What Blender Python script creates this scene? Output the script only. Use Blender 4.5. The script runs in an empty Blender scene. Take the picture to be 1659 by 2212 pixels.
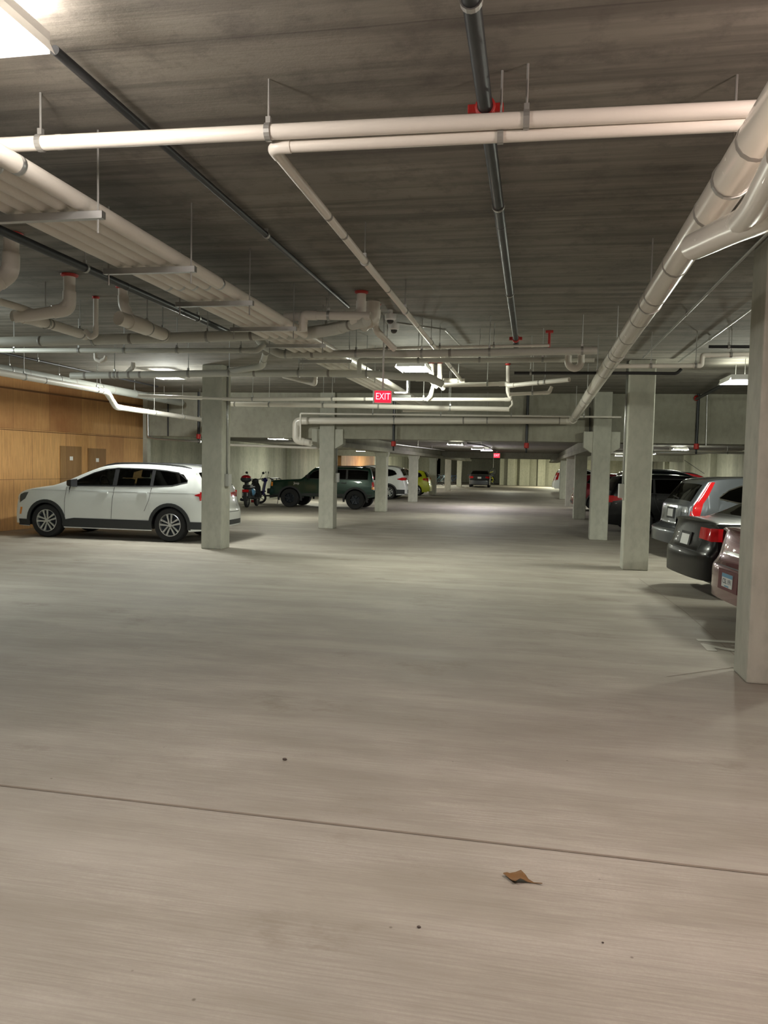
import bpy, bmesh, math, random
from mathutils import Vector, Matrix
random.seed(7)
PI = math.pi
D = bpy.data
COL = bpy.context.scene.collection
SC = bpy.context.scene

# ------------------------------------------------------------------ camera
F_PX, CX, CY, EYE = 1675.0, 829.5, 1106.0, 1.70
VPX, VPY, ROLL = 1151.0, 1011.0, 0.021
_d = Vector((VPX-CX, -(VPY-CY), -F_PX)).normalized()
_u = Vector((1, -ROLL, 0)).cross(_d).normalized()
if _u.y < 0: _u = -_u
_r = _d.cross(_u).normalized()
RM = Matrix((_r, _d, _u))                       # camera space -> world
cam = D.objects.new('camera', D.cameras.new('camera')); COL.objects.link(cam)
cam.matrix_world = Matrix.Translation((0, 0, EYE)) @ RM.to_4x4()
cam.data.sensor_fit = 'VERTICAL'; cam.data.sensor_height = 24.0
cam.data.lens = F_PX/2212*24.0; cam.data.clip_end = 300
SC.camera = cam

def ray(px, py): return RM @ Vector((px-CX, -(py-CY), -F_PX))
def az(px, py, z=0.0):
    r = ray(px, py); t = (z-EYE)/r.z; return Vector((0, 0, EYE))+r*t
def ay(px, py, Y):
    r = ray(px, py); t = Y/r.y; return Vector((0, 0, EYE))+r*t
def ax(px, py, X):
    r = ray(px, py); t = X/r.x; return Vector((0, 0, EYE))+r*t

# ------------------------------------------------------------------ world, exposure
w = D.worlds.new('world'); SC.world = w; w.use_nodes = True
w.node_tree.nodes['Background'].inputs[0].default_value = (0.55, 0.56, 0.5, 1)
w.node_tree.nodes['Background'].inputs[1].default_value = 0.0
SC.view_settings.view_transform = 'Standard'; SC.view_settings.look = 'None'
SC.view_settings.gamma = 1.0; SC.view_settings.use_curve_mapping = False
SC.view_settings.exposure = 0.0

CEIL, CEIL2, BEAMY = 3.55, 2.55, 19.75        # high ceiling, low ceiling beyond the big beam
WL, WR, YB, YF = -12.15, 8.2, -14.0, 78.0

# ------------------------------------------------------------------ materials
def newmat(name):
    m = D.materials.new(name); m.use_nodes = True
    return m, m.node_tree, m.node_tree.nodes['Principled BSDF']
MC = {}
def pm(name, col, rough=.5, metal=0., coat=0., emis=None, es=0., spec=.5, bump=0.):
    if name in MC: return MC[name]
    m, nt, b = newmat(name)
    b.inputs['Base Color'].default_value = (*col, 1); b.inputs['Roughness'].default_value = rough
    b.inputs['Metallic'].default_value = metal; b.inputs['Coat Weight'].default_value = coat
    b.inputs['Coat Roughness'].default_value = .03; b.inputs['Specular IOR Level'].default_value = spec
    # slight mottling so that no surface is perfectly even
    tc = nt.nodes.new('ShaderNodeTexCoord'); n = nt.nodes.new('ShaderNodeTexNoise'); n.inputs['Scale'].default_value = 9
    n.inputs['Detail'].default_value = 4
    nt.links.new(tc.outputs['Object'], n.inputs['Vector'])
    mr = nt.nodes.new('ShaderNodeMapRange'); mr.inputs[3].default_value = max(0, rough-(.01 if coat else .05)); mr.inputs[4].default_value = min(1, rough+(.01 if coat else .07))
    nt.links.new(n.outputs['Fac'], mr.inputs[0]); nt.links.new(mr.outputs[0], b.inputs['Roughness'])
    if bump:
        bp = nt.nodes.new('ShaderNodeBump'); bp.inputs['Strength'].default_value = bump
        nt.links.new(n.outputs['Fac'], bp.inputs['Height']); nt.links.new(bp.outputs[0], b.inputs['Normal'])
    if emis:
        b.inputs['Emission Color'].default_value = (*emis, 1); b.inputs['Emission Strength'].default_value = es
    MC[name] = m; return m

def mixc(nt, fac, a, b):
    n = nt.nodes.new('ShaderNodeMix'); n.data_type = 'RGBA'
    for k, v in ((6, a), (7, b)):
        if isinstance(v, tuple): n.inputs[k].default_value = (*v, 1)
        else: nt.links.new(v, n.inputs[k])
    if isinstance(fac, (int, float)): n.inputs[0].default_value = fac
    else: nt.links.new(fac, n.inputs[0])
    return n.outputs[2]
def coords(nt, scale=(1, 1, 1), kind='Object', rot=(0, 0, 0)):
    tc = nt.nodes.new('ShaderNodeTexCoord'); mp = nt.nodes.new('ShaderNodeMapping')
    mp.inputs['Scale'].default_value = scale; mp.inputs['Rotation'].default_value = rot
    nt.links.new(tc.outputs[kind], mp.inputs[0]); return mp.outputs[0]
def noise(nt, v, scale, detail=4, rough=.55):
    n = nt.nodes.new('ShaderNodeTexNoise'); n.inputs['Scale'].default_value = scale
    n.inputs['Detail'].default_value = detail; n.inputs['Roughness'].default_value = rough
    nt.links.new(v, n.inputs['Vector']); return n.outputs['Fac']
def ramp(nt, v, stops):
    r = nt.nodes.new('ShaderNodeValToRGB'); e = r.color_ramp.elements
    while len(e) < len(stops): e.new(.5)
    for el, (p, c) in zip(e, stops):
        el.position = p; el.color = (c, c, c, 1) if isinstance(c, (int, float)) else (*c, 1)
    nt.links.new(v, r.inputs[0]); return r.outputs[0]
def mth(nt, op, a, b=None):
    n = nt.nodes.new('ShaderNodeMath'); n.operation = op
    for k, v in ((0, a), (1, b)):
        if v is None: continue
        if isinstance(v, (int, float)): n.inputs[k].default_value = v
        else: nt.links.new(v, n.inputs[k])
    return n.outputs[0]
def addbump(nt, b, h, strength=.3, dist=.01):
    bp = nt.nodes.new('ShaderNodeBump'); bp.inputs['Strength'].default_value = strength; bp.inputs['Distance'].default_value = dist
    nt.links.new(h, bp.inputs['Height']); nt.links.new(bp.outputs[0], b.inputs['Normal'])

def concrete_wall(name, lo, hi, stretch=(1, 1, .18), panel=1.22):
    m, nt, b = newmat(name)
    v = coords(nt, stretch)
    c = mixc(nt, ramp(nt, noise(nt, v, .9, 6, .6), [(.3, 0.), (.7, 1.)]), lo, hi)
    f = noise(nt, coords(nt, (1, 1, .6)), 9, 7, .6)
    c = mixc(nt, mth(nt, 'MULTIPLY', ramp(nt, f, [(.33, 1.), (.56, 0.)]), .28), c, tuple(x*.62 for x in lo))
    nt.links.new(c, b.inputs['Base Color']); b.inputs['Roughness'].default_value = .85
    addbump(nt, b, f, .25, .01); return m

def floor_mat():
    m, nt, b = newmat('broomed_concrete_floor')
    v = coords(nt)
    big = noise(nt, v, .45, 5, .6); mid = noise(nt, coords(nt, (.6, 2.2, 1)), 1.3, 6, .65); fine = noise(nt, v, 60, 6, .7)
    broom = noise(nt, coords(nt, (2.5, 85, 1), rot=(0, 0, .06)), 1.0, 5, .7)
    c = mixc(nt, ramp(nt, big, [(.3, 0.), (.7, 1.)]), (.30, .277, .238), (.50, .462, .40))
    c = mixc(nt, mth(nt, 'MULTIPLY', ramp(nt, mid, [(.36, 1.), (.58, 0.)]), .68), c, (.25, .22, .175))
    c = mixc(nt, mth(nt, 'MULTIPLY', ramp(nt, broom, [(.35, 1.), (.6, 0.)]), .5), c, (.22, .19, .155))
    c = mixc(nt, mth(nt, 'MULTIPLY', ramp(nt, fine, [(.4, 1.), (.62, 0.)]), .25), c, (.28, .25, .21))
    # dark specks and drips
    vo = nt.nodes.new('ShaderNodeTexVoronoi'); vo.inputs['Scale'].default_value = 3.4; nt.links.new(v, vo.inputs['Vector'])
    wv = noise(nt, v, 6, 3)
    sp = ramp(nt, mth(nt, 'ADD', vo.outputs['Distance'], mth(nt, 'MULTIPLY', wv, .03)), [(.030, 1.), (.044, 0.)])
    c = mixc(nt, mth(nt, 'MULTIPLY', sp, .75), c, (.10, .08, .06))
    bl = ramp(nt, noise(nt, coords(nt, (.9, 1.3, 1), rot=(0, 0, .5)), .8, 7, .72), [(.34, 1.), (.43, 0.)])
    c = mixc(nt, mth(nt, 'MULTIPLY', bl, .5), c, (.20, .165, .125))
    # tyre-worn lighter streaks across
    st = noise(nt, coords(nt, (.12, 1.4, 1)), 1.6, 4)
    c = mixc(nt, mth(nt, 'MULTIPLY', ramp(nt, st, [(.5, 0.), (.75, 1.)]), .35), c, (.55, .52, .45))
    nt.links.new(c, b.inputs['Base Color'])
    rr = ramp(nt, mid, [(.3, .62), (.7, .8)]); nt.links.new(rr, b.inputs['Roughness'])
    addbump(nt, b, mth(nt, 'ADD', mth(nt, 'MULTIPLY', broom, .8), mth(nt, 'MULTIPLY', fine, .5)), .35, .006)
    return m

def ceil_mat():
    m, nt, b = newmat('board_marked_ceiling_concrete')
    v = coords(nt, (.2, 1.0, 1))
    n1 = noise(nt, v, 1.7, 7, .62); n2 = noise(nt, coords(nt, (.13, 3.2, 1)), 2.2, 5, .65); n3 = noise(nt, coords(nt), 5, 7, .7)
    c = mixc(nt, ramp(nt, n1, [(.32, 0.), (.68, 1.)]), (.17, .16, .135), (.30, .28, .24))
    c = mixc(nt, mth(nt, 'MULTIPLY', ramp(nt, n2, [(.38, 1.), (.56, 0.)]), .75), c, (.11, .10, .085))
    c = mixc(nt, mth(nt, 'MULTIPLY', ramp(nt, n3, [(.34, 1.), (.50, 0.)]), .5), c, (.10, .09, .08))
    # joint lines between boards, every 1.22 m along the aisle
    tc = nt.nodes.new('ShaderNodeTexCoord'); sx = nt.nodes.new('ShaderNodeSeparateXYZ'); nt.links.new(tc.outputs['Object'], sx.inputs[0])
    y = mth(nt, 'ADD', sx.outputs[1], mth(nt, 'MULTIPLY', noise(nt, coords(nt), 1.3, 3), .03))
    fr = mth(nt, 'FRACT', mth(nt, 'DIVIDE', mth(nt, 'ADD', y, 50.35), 1.22))
    ln = ramp(nt, fr, [(0., 1.), (.012, 0.)])
    c = mixc(nt, mth(nt, 'MULTIPLY', ln, .6), c, (.05, .045, .04))
    nt.links.new(c, b.inputs['Base Color']); b.inputs['Roughness'].default_value = .9
    addbump(nt, b, mth(nt, 'ADD', n2, n3), .4, .012); return m

def ply_mat(name='plywood', seed=0., dark=1.):
    m, nt, b = newmat(name)
    tc = nt.nodes.new('ShaderNodeTexCoord'); sx = nt.nodes.new('ShaderNodeSeparateXYZ'); nt.links.new(tc.outputs['Object'], sx.inputs[0])
    cb = nt.nodes.new('ShaderNodeCombineXYZ'); nt.links.new(sx.outputs[1], cb.inputs[0]); nt.links.new(sx.outputs[2], cb.inputs[1])
    br = nt.nodes.new('ShaderNodeTexBrick'); br.offset = .5; br.inputs['Scale'].default_value = 1
    br.inputs['Brick Width'].default_value = 1.22; br.inputs['Row Height'].default_value = 1.18; br.inputs['Mortar Size'].default_value = .006
    br.inputs['Color1'].default_value = (.86*dark, .50*dark, .19*dark, 1); br.inputs['Color2'].default_value = (.40*dark, .165*dark, .06*dark, 1)
    br.inputs['Mortar'].default_value = (.22*dark, .10*dark, .04*dark, 1); nt.links.new(cb.outputs[0], br.inputs['Vector'])
    g = noise(nt, coords(nt, (1, 9, .7)), 2.5, 7, .65)
    c = mixc(nt, mth(nt, 'MULTIPLY', ramp(nt, g, [(.35, 1.), (.62, 0.)]), .5), br.outputs['Color'], (.34*dark, .145*dark, .05*dark))
    g2 = noise(nt, coords(nt, (1, .8, .8)), 1.4, 4, .6)
    c = mixc(nt, mth(nt, 'MULTIPLY', ramp(nt, g2, [(.35, 0.), (.7, 1.)]), .35), c, (.86*dark, .52*dark, .21*dark))
    nt.links.new(c, b.inputs['Base Color']); b.inputs['Roughness'].default_value = .7
    return m

def glass_mat(name, tint, gl=.12):
    m = D.materials.new(name); m.use_nodes = True; nt = m.node_tree; nt.nodes.clear()
    o = nt.nodes.new('ShaderNodeOutputMaterial'); t = nt.nodes.new('ShaderNodeBsdfTransparent'); g = nt.nodes.new('ShaderNodeBsdfGlossy')
    t.inputs[0].default_value = (*tint, 1); g.inputs['Roughness'].default_value = .03
    f = nt.nodes.new('ShaderNodeFresnel'); f.inputs[0].default_value = 1.5
    mx = nt.nodes.new('ShaderNodeMixShader'); nt.links.new(f.outputs[0], mx.inputs[0])
    nt.links.new(t.outputs[0], mx.inputs[1]); nt.links.new(g.outputs[0], mx.inputs[2]); nt.links.new(mx.outputs[0], o.inputs[0])
    return m

M_floor = floor_mat(); M_ceil = ceil_mat()
M_col = concrete_wall('column_concrete', (.40, .40, .34), (.55, .55, .475), (1.6, 1.6, .5))
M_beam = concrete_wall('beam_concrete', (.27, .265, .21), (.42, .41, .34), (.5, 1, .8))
M_wall = concrete_wall('wall_concrete', (.30, .30, .235), (.60, .60, .48), (1, 1, .08))
M_ply = ply_mat(); M_plydoor = ply_mat('plywood_door', 0, .48)
M_pvc = pm('white_pvc', (.80, .76, .69), .38); M_ins = pm('white_jacket', (.80, .76, .68), .27, coat=.3, bump=.02)
M_dgrey = pm('shaded_grey_pipe', (.34, .35, .32), .55)  # grey darkened so the left wall pipe reads as lying in shade
M_grey = pm('grey_pvc', (.62, .62, .56), .42); M_band = pm('joint_band', (.30, .28, .25), .5)
M_iron = pm('black_iron_pipe', (.035, .038, .042), .42, .3); M_red = pm('red_fitting', (.42, .02, .015), .5)
M_galv = pm('galvanised_steel', (.55, .56, .56), .33, .9); M_rod = pm('steel_rod', (.42, .42, .40), .4, .6)
M_steelgrey = pm('grey_box_steel', (.40, .40, .37), .5)
M_black = pm('black_plastic', (.018, .018, .02), .45); M_blk2 = pm('dark_trim', (.03, .033, .036), .55)
M_tyre = pm('tyre_rubber', (.016, .016, .018), .75); M_rim = pm('alloy_rim', (.70, .71, .72), .28, .85)
M_dkrim = pm('dark_rim', (.02, .025, .035), .4, .4)
M_chrome = pm('chrome', (.8, .8, .8), .12, 1.); M_tail = pm('tail_lamp_red', (.55, .008, .012), .12, coat=1.)
M_tailb = pm('tail_lamp_red_b', (.55, .012, .015), .12, coat=1.); M_amber = pm('amber_lens', (.85, .30, .04), .2, coat=.8)  # second lens red for tail lamps, does not glow
M_clear = pm('clear_lens', (.55, .58, .6), .12, .3, coat=1.); M_plate = pm('plate_white', (.72, .74, .74), .4)
M_plblue = pm('plate_blue', (.12, .32, .50), .4); M_inter = pm('car_interior', (.02, .02, .022), .8)
M_glass = glass_mat('tinted_glass', (.035, .045, .045)); M_gclear = glass_mat('clear_glass', (.72, .76, .72))
M_gdark = glass_mat('privacy_glass', (.012, .014, .014))
M_whitep = pm('white_paint', (.85, .86, .85), .5); M_text = pm('dark_lettering', (.02, .03, .06), .5)
def paint(name, c, metal=0., rough=.35): return pm(name, c, rough, metal, coat=1.)

# ------------------------------------------------------------------ object helpers
def link(name, me, mat=None, parent=None, smooth=False):
    if smooth:
        for p in me.polygons: p.use_smooth = True
    o = D.objects.new(name, me); COL.objects.link(o)
    if mat is not None: me.materials.append(mat)
    if parent is not None: o.parent = parent
    return o
def tag(o, label=None, cat=None, group=None, kind=None):
    if label: o['label'] = label
    if cat: o['category'] = cat
    if group: o['group'] = group
    if kind: o['kind'] = kind
    return o
def empty(name, loc=(0, 0, 0), rz=0.):
    o = D.objects.new(name, None); COL.objects.link(o); o.location = loc; o.rotation_euler = (0, 0, rz)
    o.empty_display_size = .1; return o

class MB:
    """collects shapes and links them as one mesh"""
    def __init__(s): s.v = []; s.f = []
    def add(s, vs, fs):
        k = len(s.v); s.v += [tuple(v) for v in vs]; s.f += [tuple(i+k for i in f) for f in fs]; return s
    def box(s, x0, x1, y0, y1, z0, z1, M=None):
        vs = [Vector((x, y, z)) for x in (x0, x1) for y in (y0, y1) for z in (z0, z1)]
        if M is not None: vs = [M @ v for v in vs]
        return s.add(vs, [(0, 1, 3, 2), (4, 6, 7, 5), (0, 4, 5, 1), (2, 3, 7, 6), (0, 2, 6, 4), (1, 5, 7, 3)])
    def tube(s, pts, r, n=14, cap=True, closed=False):
        pts = [Vector(p) for p in pts]; rs = r if isinstance(r, (list, tuple)) else [r]*len(pts)
        N = len(pts); T = []
        for i in range(N):
            a = pts[i-1] if (i > 0 or closed) else pts[i]; b = pts[(i+1) % N] if (i < N-1 or closed) else pts[i]
            T.append((b-a).normalized())
        nrm = T[0].orthogonal().normalized(); vs = []
        for i in range(N):
            nrm = (nrm - T[i]*nrm.dot(T[i]))
            nrm = nrm.normalized() if nrm.length > 1e-6 else T[i].orthogonal().normalized()
            bi = T[i].cross(nrm)
            for k in range(n):
                a = 2*PI*k/n; vs.append(pts[i]+(nrm*math.cos(a)+bi*math.sin(a))*rs[i])
        fs = []
        for i in range(N if closed else N-1):
            j = (i+1) % N
            for k in range(n):
                fs.append((i*n+k, i*n+(k+1) % n, j*n+(k+1) % n, j*n+k))
        if cap and not closed:
            fs.append(tuple(range(n-1, -1, -1))); fs.append(tuple((N-1)*n+k for k in range(n)))
        return s.add(vs, fs)
    def lathe(s, prof, c, axis, n=28):
        """prof: list of (radius, offset along axis)"""
        c = Vector(c); ax_ = Vector(axis).normalized(); a1 = ax_.orthogonal().normalized(); a2 = ax_.cross(a1); vs = []; fs = []
        for (r, t) in prof:
            for k in range(n):
                a = 2*PI*k/n; vs.append(c+ax_*t+(a1*math.cos(a)+a2*math.sin(a))*max(r, 1e-4))
        for i in range(len(prof)-1):
            for k in range(n): fs.append((i*n+k, i*n+(k+1) % n, (i+1)*n+(k+1) % n, (i+1)*n+k))
        return s.add(vs, fs)
    def sphere(s, c, r, n=14, sx=1, sy=1, sz=1):
        vs = []; fs = []; m = n//2
        for i in range(m+1):
            t = PI*i/m
            for k in range(n):
                a = 2*PI*k/n; vs.append((c[0]+r*sx*math.sin(t)*math.cos(a), c[1]+r*sy*math.sin(t)*math.sin(a), c[2]+r*sz*math.cos(t)))
        for i in range(m):
            for k in range(n): fs.append((i*n+k, (i+1)*n+k, (i+1)*n+(k+1) % n, i*n+(k+1) % n))
        return s.add(vs, fs)
    def build(s, name, mat=None, parent=None, smooth=False, bevel=0., sharp=None):
        me = D.meshes.new(name); me.from_pydata(s.v, [], s.f)
        bm = bmesh.new(); bm.from_mesh(me)
        bmesh.ops.remove_doubles(bm, verts=bm.verts, dist=1e-5)
        bmesh.ops.recalc_face_normals(bm, faces=bm.faces)
        if bevel: bmesh.ops.bevel(bm, geom=bm.edges[:], offset=bevel, segments=2, affect='EDGES', profile=.6)
        if smooth:
            lim = math.radians(sharp or 40)
            for e in bm.edges:
                if len(e.link_faces) == 2 and e.calc_face_angle(0) > lim: e.smooth = False
        bm.to_mesh(me); bm.free()
        return link(name, me, mat, parent, smooth)

def text_mesh(name, s, size, mat, parent, M, depth=.002, align='CENTER', bold=0.):
    cu = D.curves.new('t', 'FONT'); cu.body = s; cu.size = size; cu.extrude = depth; cu.offset = bold; cu.align_x = align; cu.align_y = 'CENTER'
    o = D.objects.new('t', cu); COL.objects.link(o)
    bpy.context.view_layer.update()
    me = D.meshes.new_from_object(o.evaluated_get(bpy.context.evaluated_depsgraph_get()))
    D.objects.remove(o); D.curves.remove(cu)
    me.transform(M); me.materials.clear(); return link(name, me, mat, parent)

# ------------------------------------------------------------------ setting
def S(name, mb, mat, bevel=0.):
    o = mb.build(name, mat, bevel=bevel); o['kind'] = 'structure'; return o
S('floor', MB().box(WL-.4, WR+.4, YB-.4, YF+6, -.25, 0), M_floor)
S('ceiling', MB().box(WL-.4, WR+.4, YB-.4, BEAMY+.2, CEIL, CEIL+.3).box(WL-.4, -10.3, BEAMY+.2, 23, CEIL, CEIL+.3), M_ceil)
S('ceiling_low', MB().box(-10.3, WR+.4, BEAMY+.45, YF+6, CEIL2, CEIL2+.3).box(WL-.4, -10.3, 22.6, YF+6, CEIL2, CEIL2+.3), M_ceil)
S('wall_left', MB().box(WL-.3, WL, 21, YF+6, 0, CEIL), M_wall)
S('wall_left_near', MB().box(WL-.3, WL, YB-.3, 14.2, 0, CEIL), M_wall)
S('wall_right', MB().box(WR, WR+.3, YB-.3, YF+6, 0, CEIL), M_wall)
S('wall_back', MB().box(WL-.3, WR+.3, YB-.3, YB, 0, CEIL), M_wall)
# far wall with the dark recess of the bicycle store
recl0 = ay(938, 1040, YF).x
recl, recr = ay(984, 1040, YF).x, ay(1079, 1040, YF-2).x
S('wall_front', MB().box(recr, WR, YF-2, YF-1.7, 0, CEIL2).box(WL, recl0, YF, YF+.3, 0, CEIL2), M_wall)
S('wall_recess', MB().box(recl0, recr+.3, YF+5, YF+5.3, 0, CEIL2).box(recr, recr+.3, YF-1.7, YF+5, 0, CEIL2), M_wall)
pil = MB()
for a, b in ((1096, 1112), (1122, 1143), (1161, 1177)):
    x0, x1 = ay(a, 1040, YF-2.3).x, ay(b, 1040, YF-2.3).x
    pil.box(x0, x1, YF-2.45, YF-2, 0, CEIL2)
S('trim_1', pil, M_wall)
pil = MB()
for y in (25.5, 31.5, 37.5, 43.5, 50, 57): pil.box(WR-.28, WR, y, y+.55, 0, CEIL2)
S('trim_2', pil, M_wall)
pil = MB()
for y in (29.0, 37.5, 46.5, 55): pil.box(WL, WL+.2, y, y+.5, 0, CEIL2)
S('trim_3', pil, M_wall)
# big cross beam (drop in the ceiling), the far cross beam and the long ledge beams on the columns
BXL = ay(318, 1000, BEAMY).x
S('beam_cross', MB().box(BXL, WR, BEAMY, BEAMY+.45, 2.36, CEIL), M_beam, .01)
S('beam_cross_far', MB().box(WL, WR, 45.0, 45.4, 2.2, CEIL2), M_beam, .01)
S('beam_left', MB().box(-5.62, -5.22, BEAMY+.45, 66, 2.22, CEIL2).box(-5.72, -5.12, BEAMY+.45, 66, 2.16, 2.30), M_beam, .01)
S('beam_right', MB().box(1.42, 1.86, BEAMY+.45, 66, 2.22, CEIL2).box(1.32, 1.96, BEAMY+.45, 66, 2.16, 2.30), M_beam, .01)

# plywood partition with two doors
PA, PB = az(-12, 1149.5), None
pdir = Vector((.0875, 1, 0)).normalized(); pn = Vector((pdir.y, -pdir.x, 0))
def apl(px, py, off=0.):
    r = ray(px, py); o = Vector((0, 0, EYE)); q = PA+pn*off; t = (q-o).dot(pn)/r.dot(pn); return o+r*t
PMX = Matrix(((pn.x, pdir.x, 0, PA.x), (pn.y, pdir.y, 0, PA.y), (0, 0, 1, 0), (0, 0, 0, 1)))
def pl_s(p): return (p-PA).dot(pdir)
se = pl_s(apl(312, 1000))
def SP(name, mb, mat, bevel=0.): o = S(name, mb, mat, bevel); o.matrix_world = PMX; return o
SP('wall_plywood', MB().box(-.25, 0, -.9, se, 0, CEIL), M_ply)
S('wall_behind_plywood', MB().box(WL-.3, WL-.02, 14, 21.1, 0, CEIL), M_wall)
pz = ay(314, 1000, BEAMY+.1)
S('trim_4', MB().box(BXL-.13, BXL, BEAMY, BEAMY+.2, 0, CEIL), M_col)
zz = apl(2, 836).z
SP('trim_5', MB().box(0, .02, -.9, se, zz-.02, zz+.02), pm('dark_wood_strip', (.20, .09, .035), .7))
zz = apl(2, 927).z
SP('trim_6', MB().box(0, .006, -.9, se, zz-.008, zz+.008), MC['dark_wood_strip'])
for n, (a, b, c) in enumerate(((129, 175, 964), (189, 228, 969))):
    p0, p1 = apl(a, c), apl(b, c); s0, s1 = pl_s(p0), pl_s(p1); t = (p0.z+p1.z)/2
    o = SP('door_%d' % (n+1), MB().box(0, .02, s0, s1, .02, t), M_plydoor, .004)
    q = MB().box(.02, .026, (s0+s1)/2-.06, (s0+s1)/2+.06, t-.36, t-.26).build('door_notice', M_whitep, o)
    o['label'] = 'darker plywood door with a small white notice'
S('wall_plywood_far', MB().box(WL, WL+.3, 47.5, 58, 0, CEIL2), M_ply)

# floor joints and the painted bay number
jm = pm('floor_joint', (.20, .165, .13), .9)
a, b = az(-400, 1650), az(1900, 1918)
def strip(name, p, q, wd, mat, z=.002):
    d = (q-p).normalized(); n = Vector((-d.y, d.x, 0))*wd/2
    mb = MB().add([p-n+Vector((0, 0, z)), p+n+Vector((0, 0, z)), q+n+Vector((0, 0, z)), q-n+Vector((0, 0, z))], [(0, 1, 2, 3)])
    return S(name, mb, mat)
strip('floor_joint', a, b, .017, jm)
for (p, q) in (((1480, 1322), (1592, 1420)), ((1440, 1462), (1600, 1440)), ((1380, 1250), (1480, 1322))):
    strip('floor_joint', az(*p), az(*q), .010, pm('floor_joint_light', (.26, .23, .19), .9))
nm = text_mesh('painted_number', '12', .62, pm('worn_white_paint', (.62, .62, .56), .8), None,
               Matrix.Translation((az(1560, 1393).x, az(1560, 1393).y, .003)) @ Matrix.Rotation(-PI/2, 4, 'Z'), .001, bold=.018)
tag(nm, 'faded white bay number painted on the floor beside the nearest column', 'floor marking')

# ------------------------------------------------------------------ columns
def column(px, py, top, label, w_=.42, cap=None, x=None, y=None, notch=True, box=None):
    p = az(px, py) if x is None else Vector((x, y, 0))
    x0, yy = p.x, p.y
    r = empty('concrete_column', (x0+w_/2, yy+w_/2, 0)); tag(r, label, 'column', 'concrete columns along the drive aisle', 'thing')
    h = w_/2
    MB().box(-h, h, -h, h, 0, top).build('shaft', M_col, r, bevel=.018)
    if cap:
        z0, z1, wd = cap
        vs = []
        for yv in (-h+.04, h-.04):
            vs += [Vector((-h-.02, yv, z0)), Vector((-wd, yv, z0+.12)), Vector((-wd, yv, z1)), Vector((wd, yv, z1)), Vector((wd, yv, z0+.12)), Vector((h+.02, yv, z0))]
        MB().add(vs, [(0, 1, 2, 3, 4, 5), (11, 10, 9, 8, 7, 6)]+[(i, (i+1) % 6, 6+(i+1) % 6, 6+i) for i in range(6)]).build('corbel', M_col, r)
    if box:   # conduit and switch box on the aisle-side face
        s = box
        MB().tube([(s*(h+.022), 0, 1.45), (s*(h+.022), 0, top)], .018, 8).build('conduit', M_galv, r, True)
        MB().box(s*h-.005 if s > 0 else -h-.09, s*h+.09 if s > 0 else -h+.005, -.09, .07, 1.22, 1.46).build('switch_box', M_steelgrey, r, bevel=.006)
    # darker bottom scuff plinth line
    return r
GL = [('concrete column beside the rear of the white SUV', 434, 1185, CEIL, None, 1),
      ('concrete column standing in front of the dark green jeep, large pipe elbow above it', 687, 1141, CEIL, (2.1, 2.6, .42), 1),
      ('concrete column between the dark green four-by-four and the white SUV behind it', 809, 1105, 2.2, (2.0, 2.2, .26), None),
      ('concrete column between the white SUV tail and the lime hatchback', 881, 1084, 2.2, (2.0, 2.2, .26), None),
      ('concrete column just past the tail of the lime green hatchback', 926, 1069, 2.2, (2.0, 2.2, .26), None),
      ('slim distant column right of the parked bicycles', 960, 1059, 2.2, None, None),
      ('distant column left of the grey sedan, farthest of the left row', 986, 1051, 2.2, None, None),
      ('largest concrete column, nearest the camera, beside the maroon sedan', 1612, 1476, CEIL, None, None),
      ('concrete column left of the grey SUV, with conduit and switch box on it', 1344, 1231, CEIL, None, -1),
      ('concrete column with wide corbel under the big beam, black car behind', 1273, 1166, CEIL, (2.1, 2.6, .42), None),
      ('concrete column hiding most of the dark red car', 1238, 1121, 2.2, None, None),
      ('concrete column directly left of the dark red car tail', 1221, 1094, 2.2, None, None),
      ('distant column in front of the far white car, farthest of the right row', 1208, 1078, 2.2, None, None)]
GL[1] = ('concrete column standing in front of the dark green four-by-four, large pipe elbow above it',)+GL[1][1:]
cols = []
for lab, px, py, top, cap, bx in GL: cols.append(column(px, py, top, lab, cap=cap, box=bx, w_=.42 if py > 1150 else .40))

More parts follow.
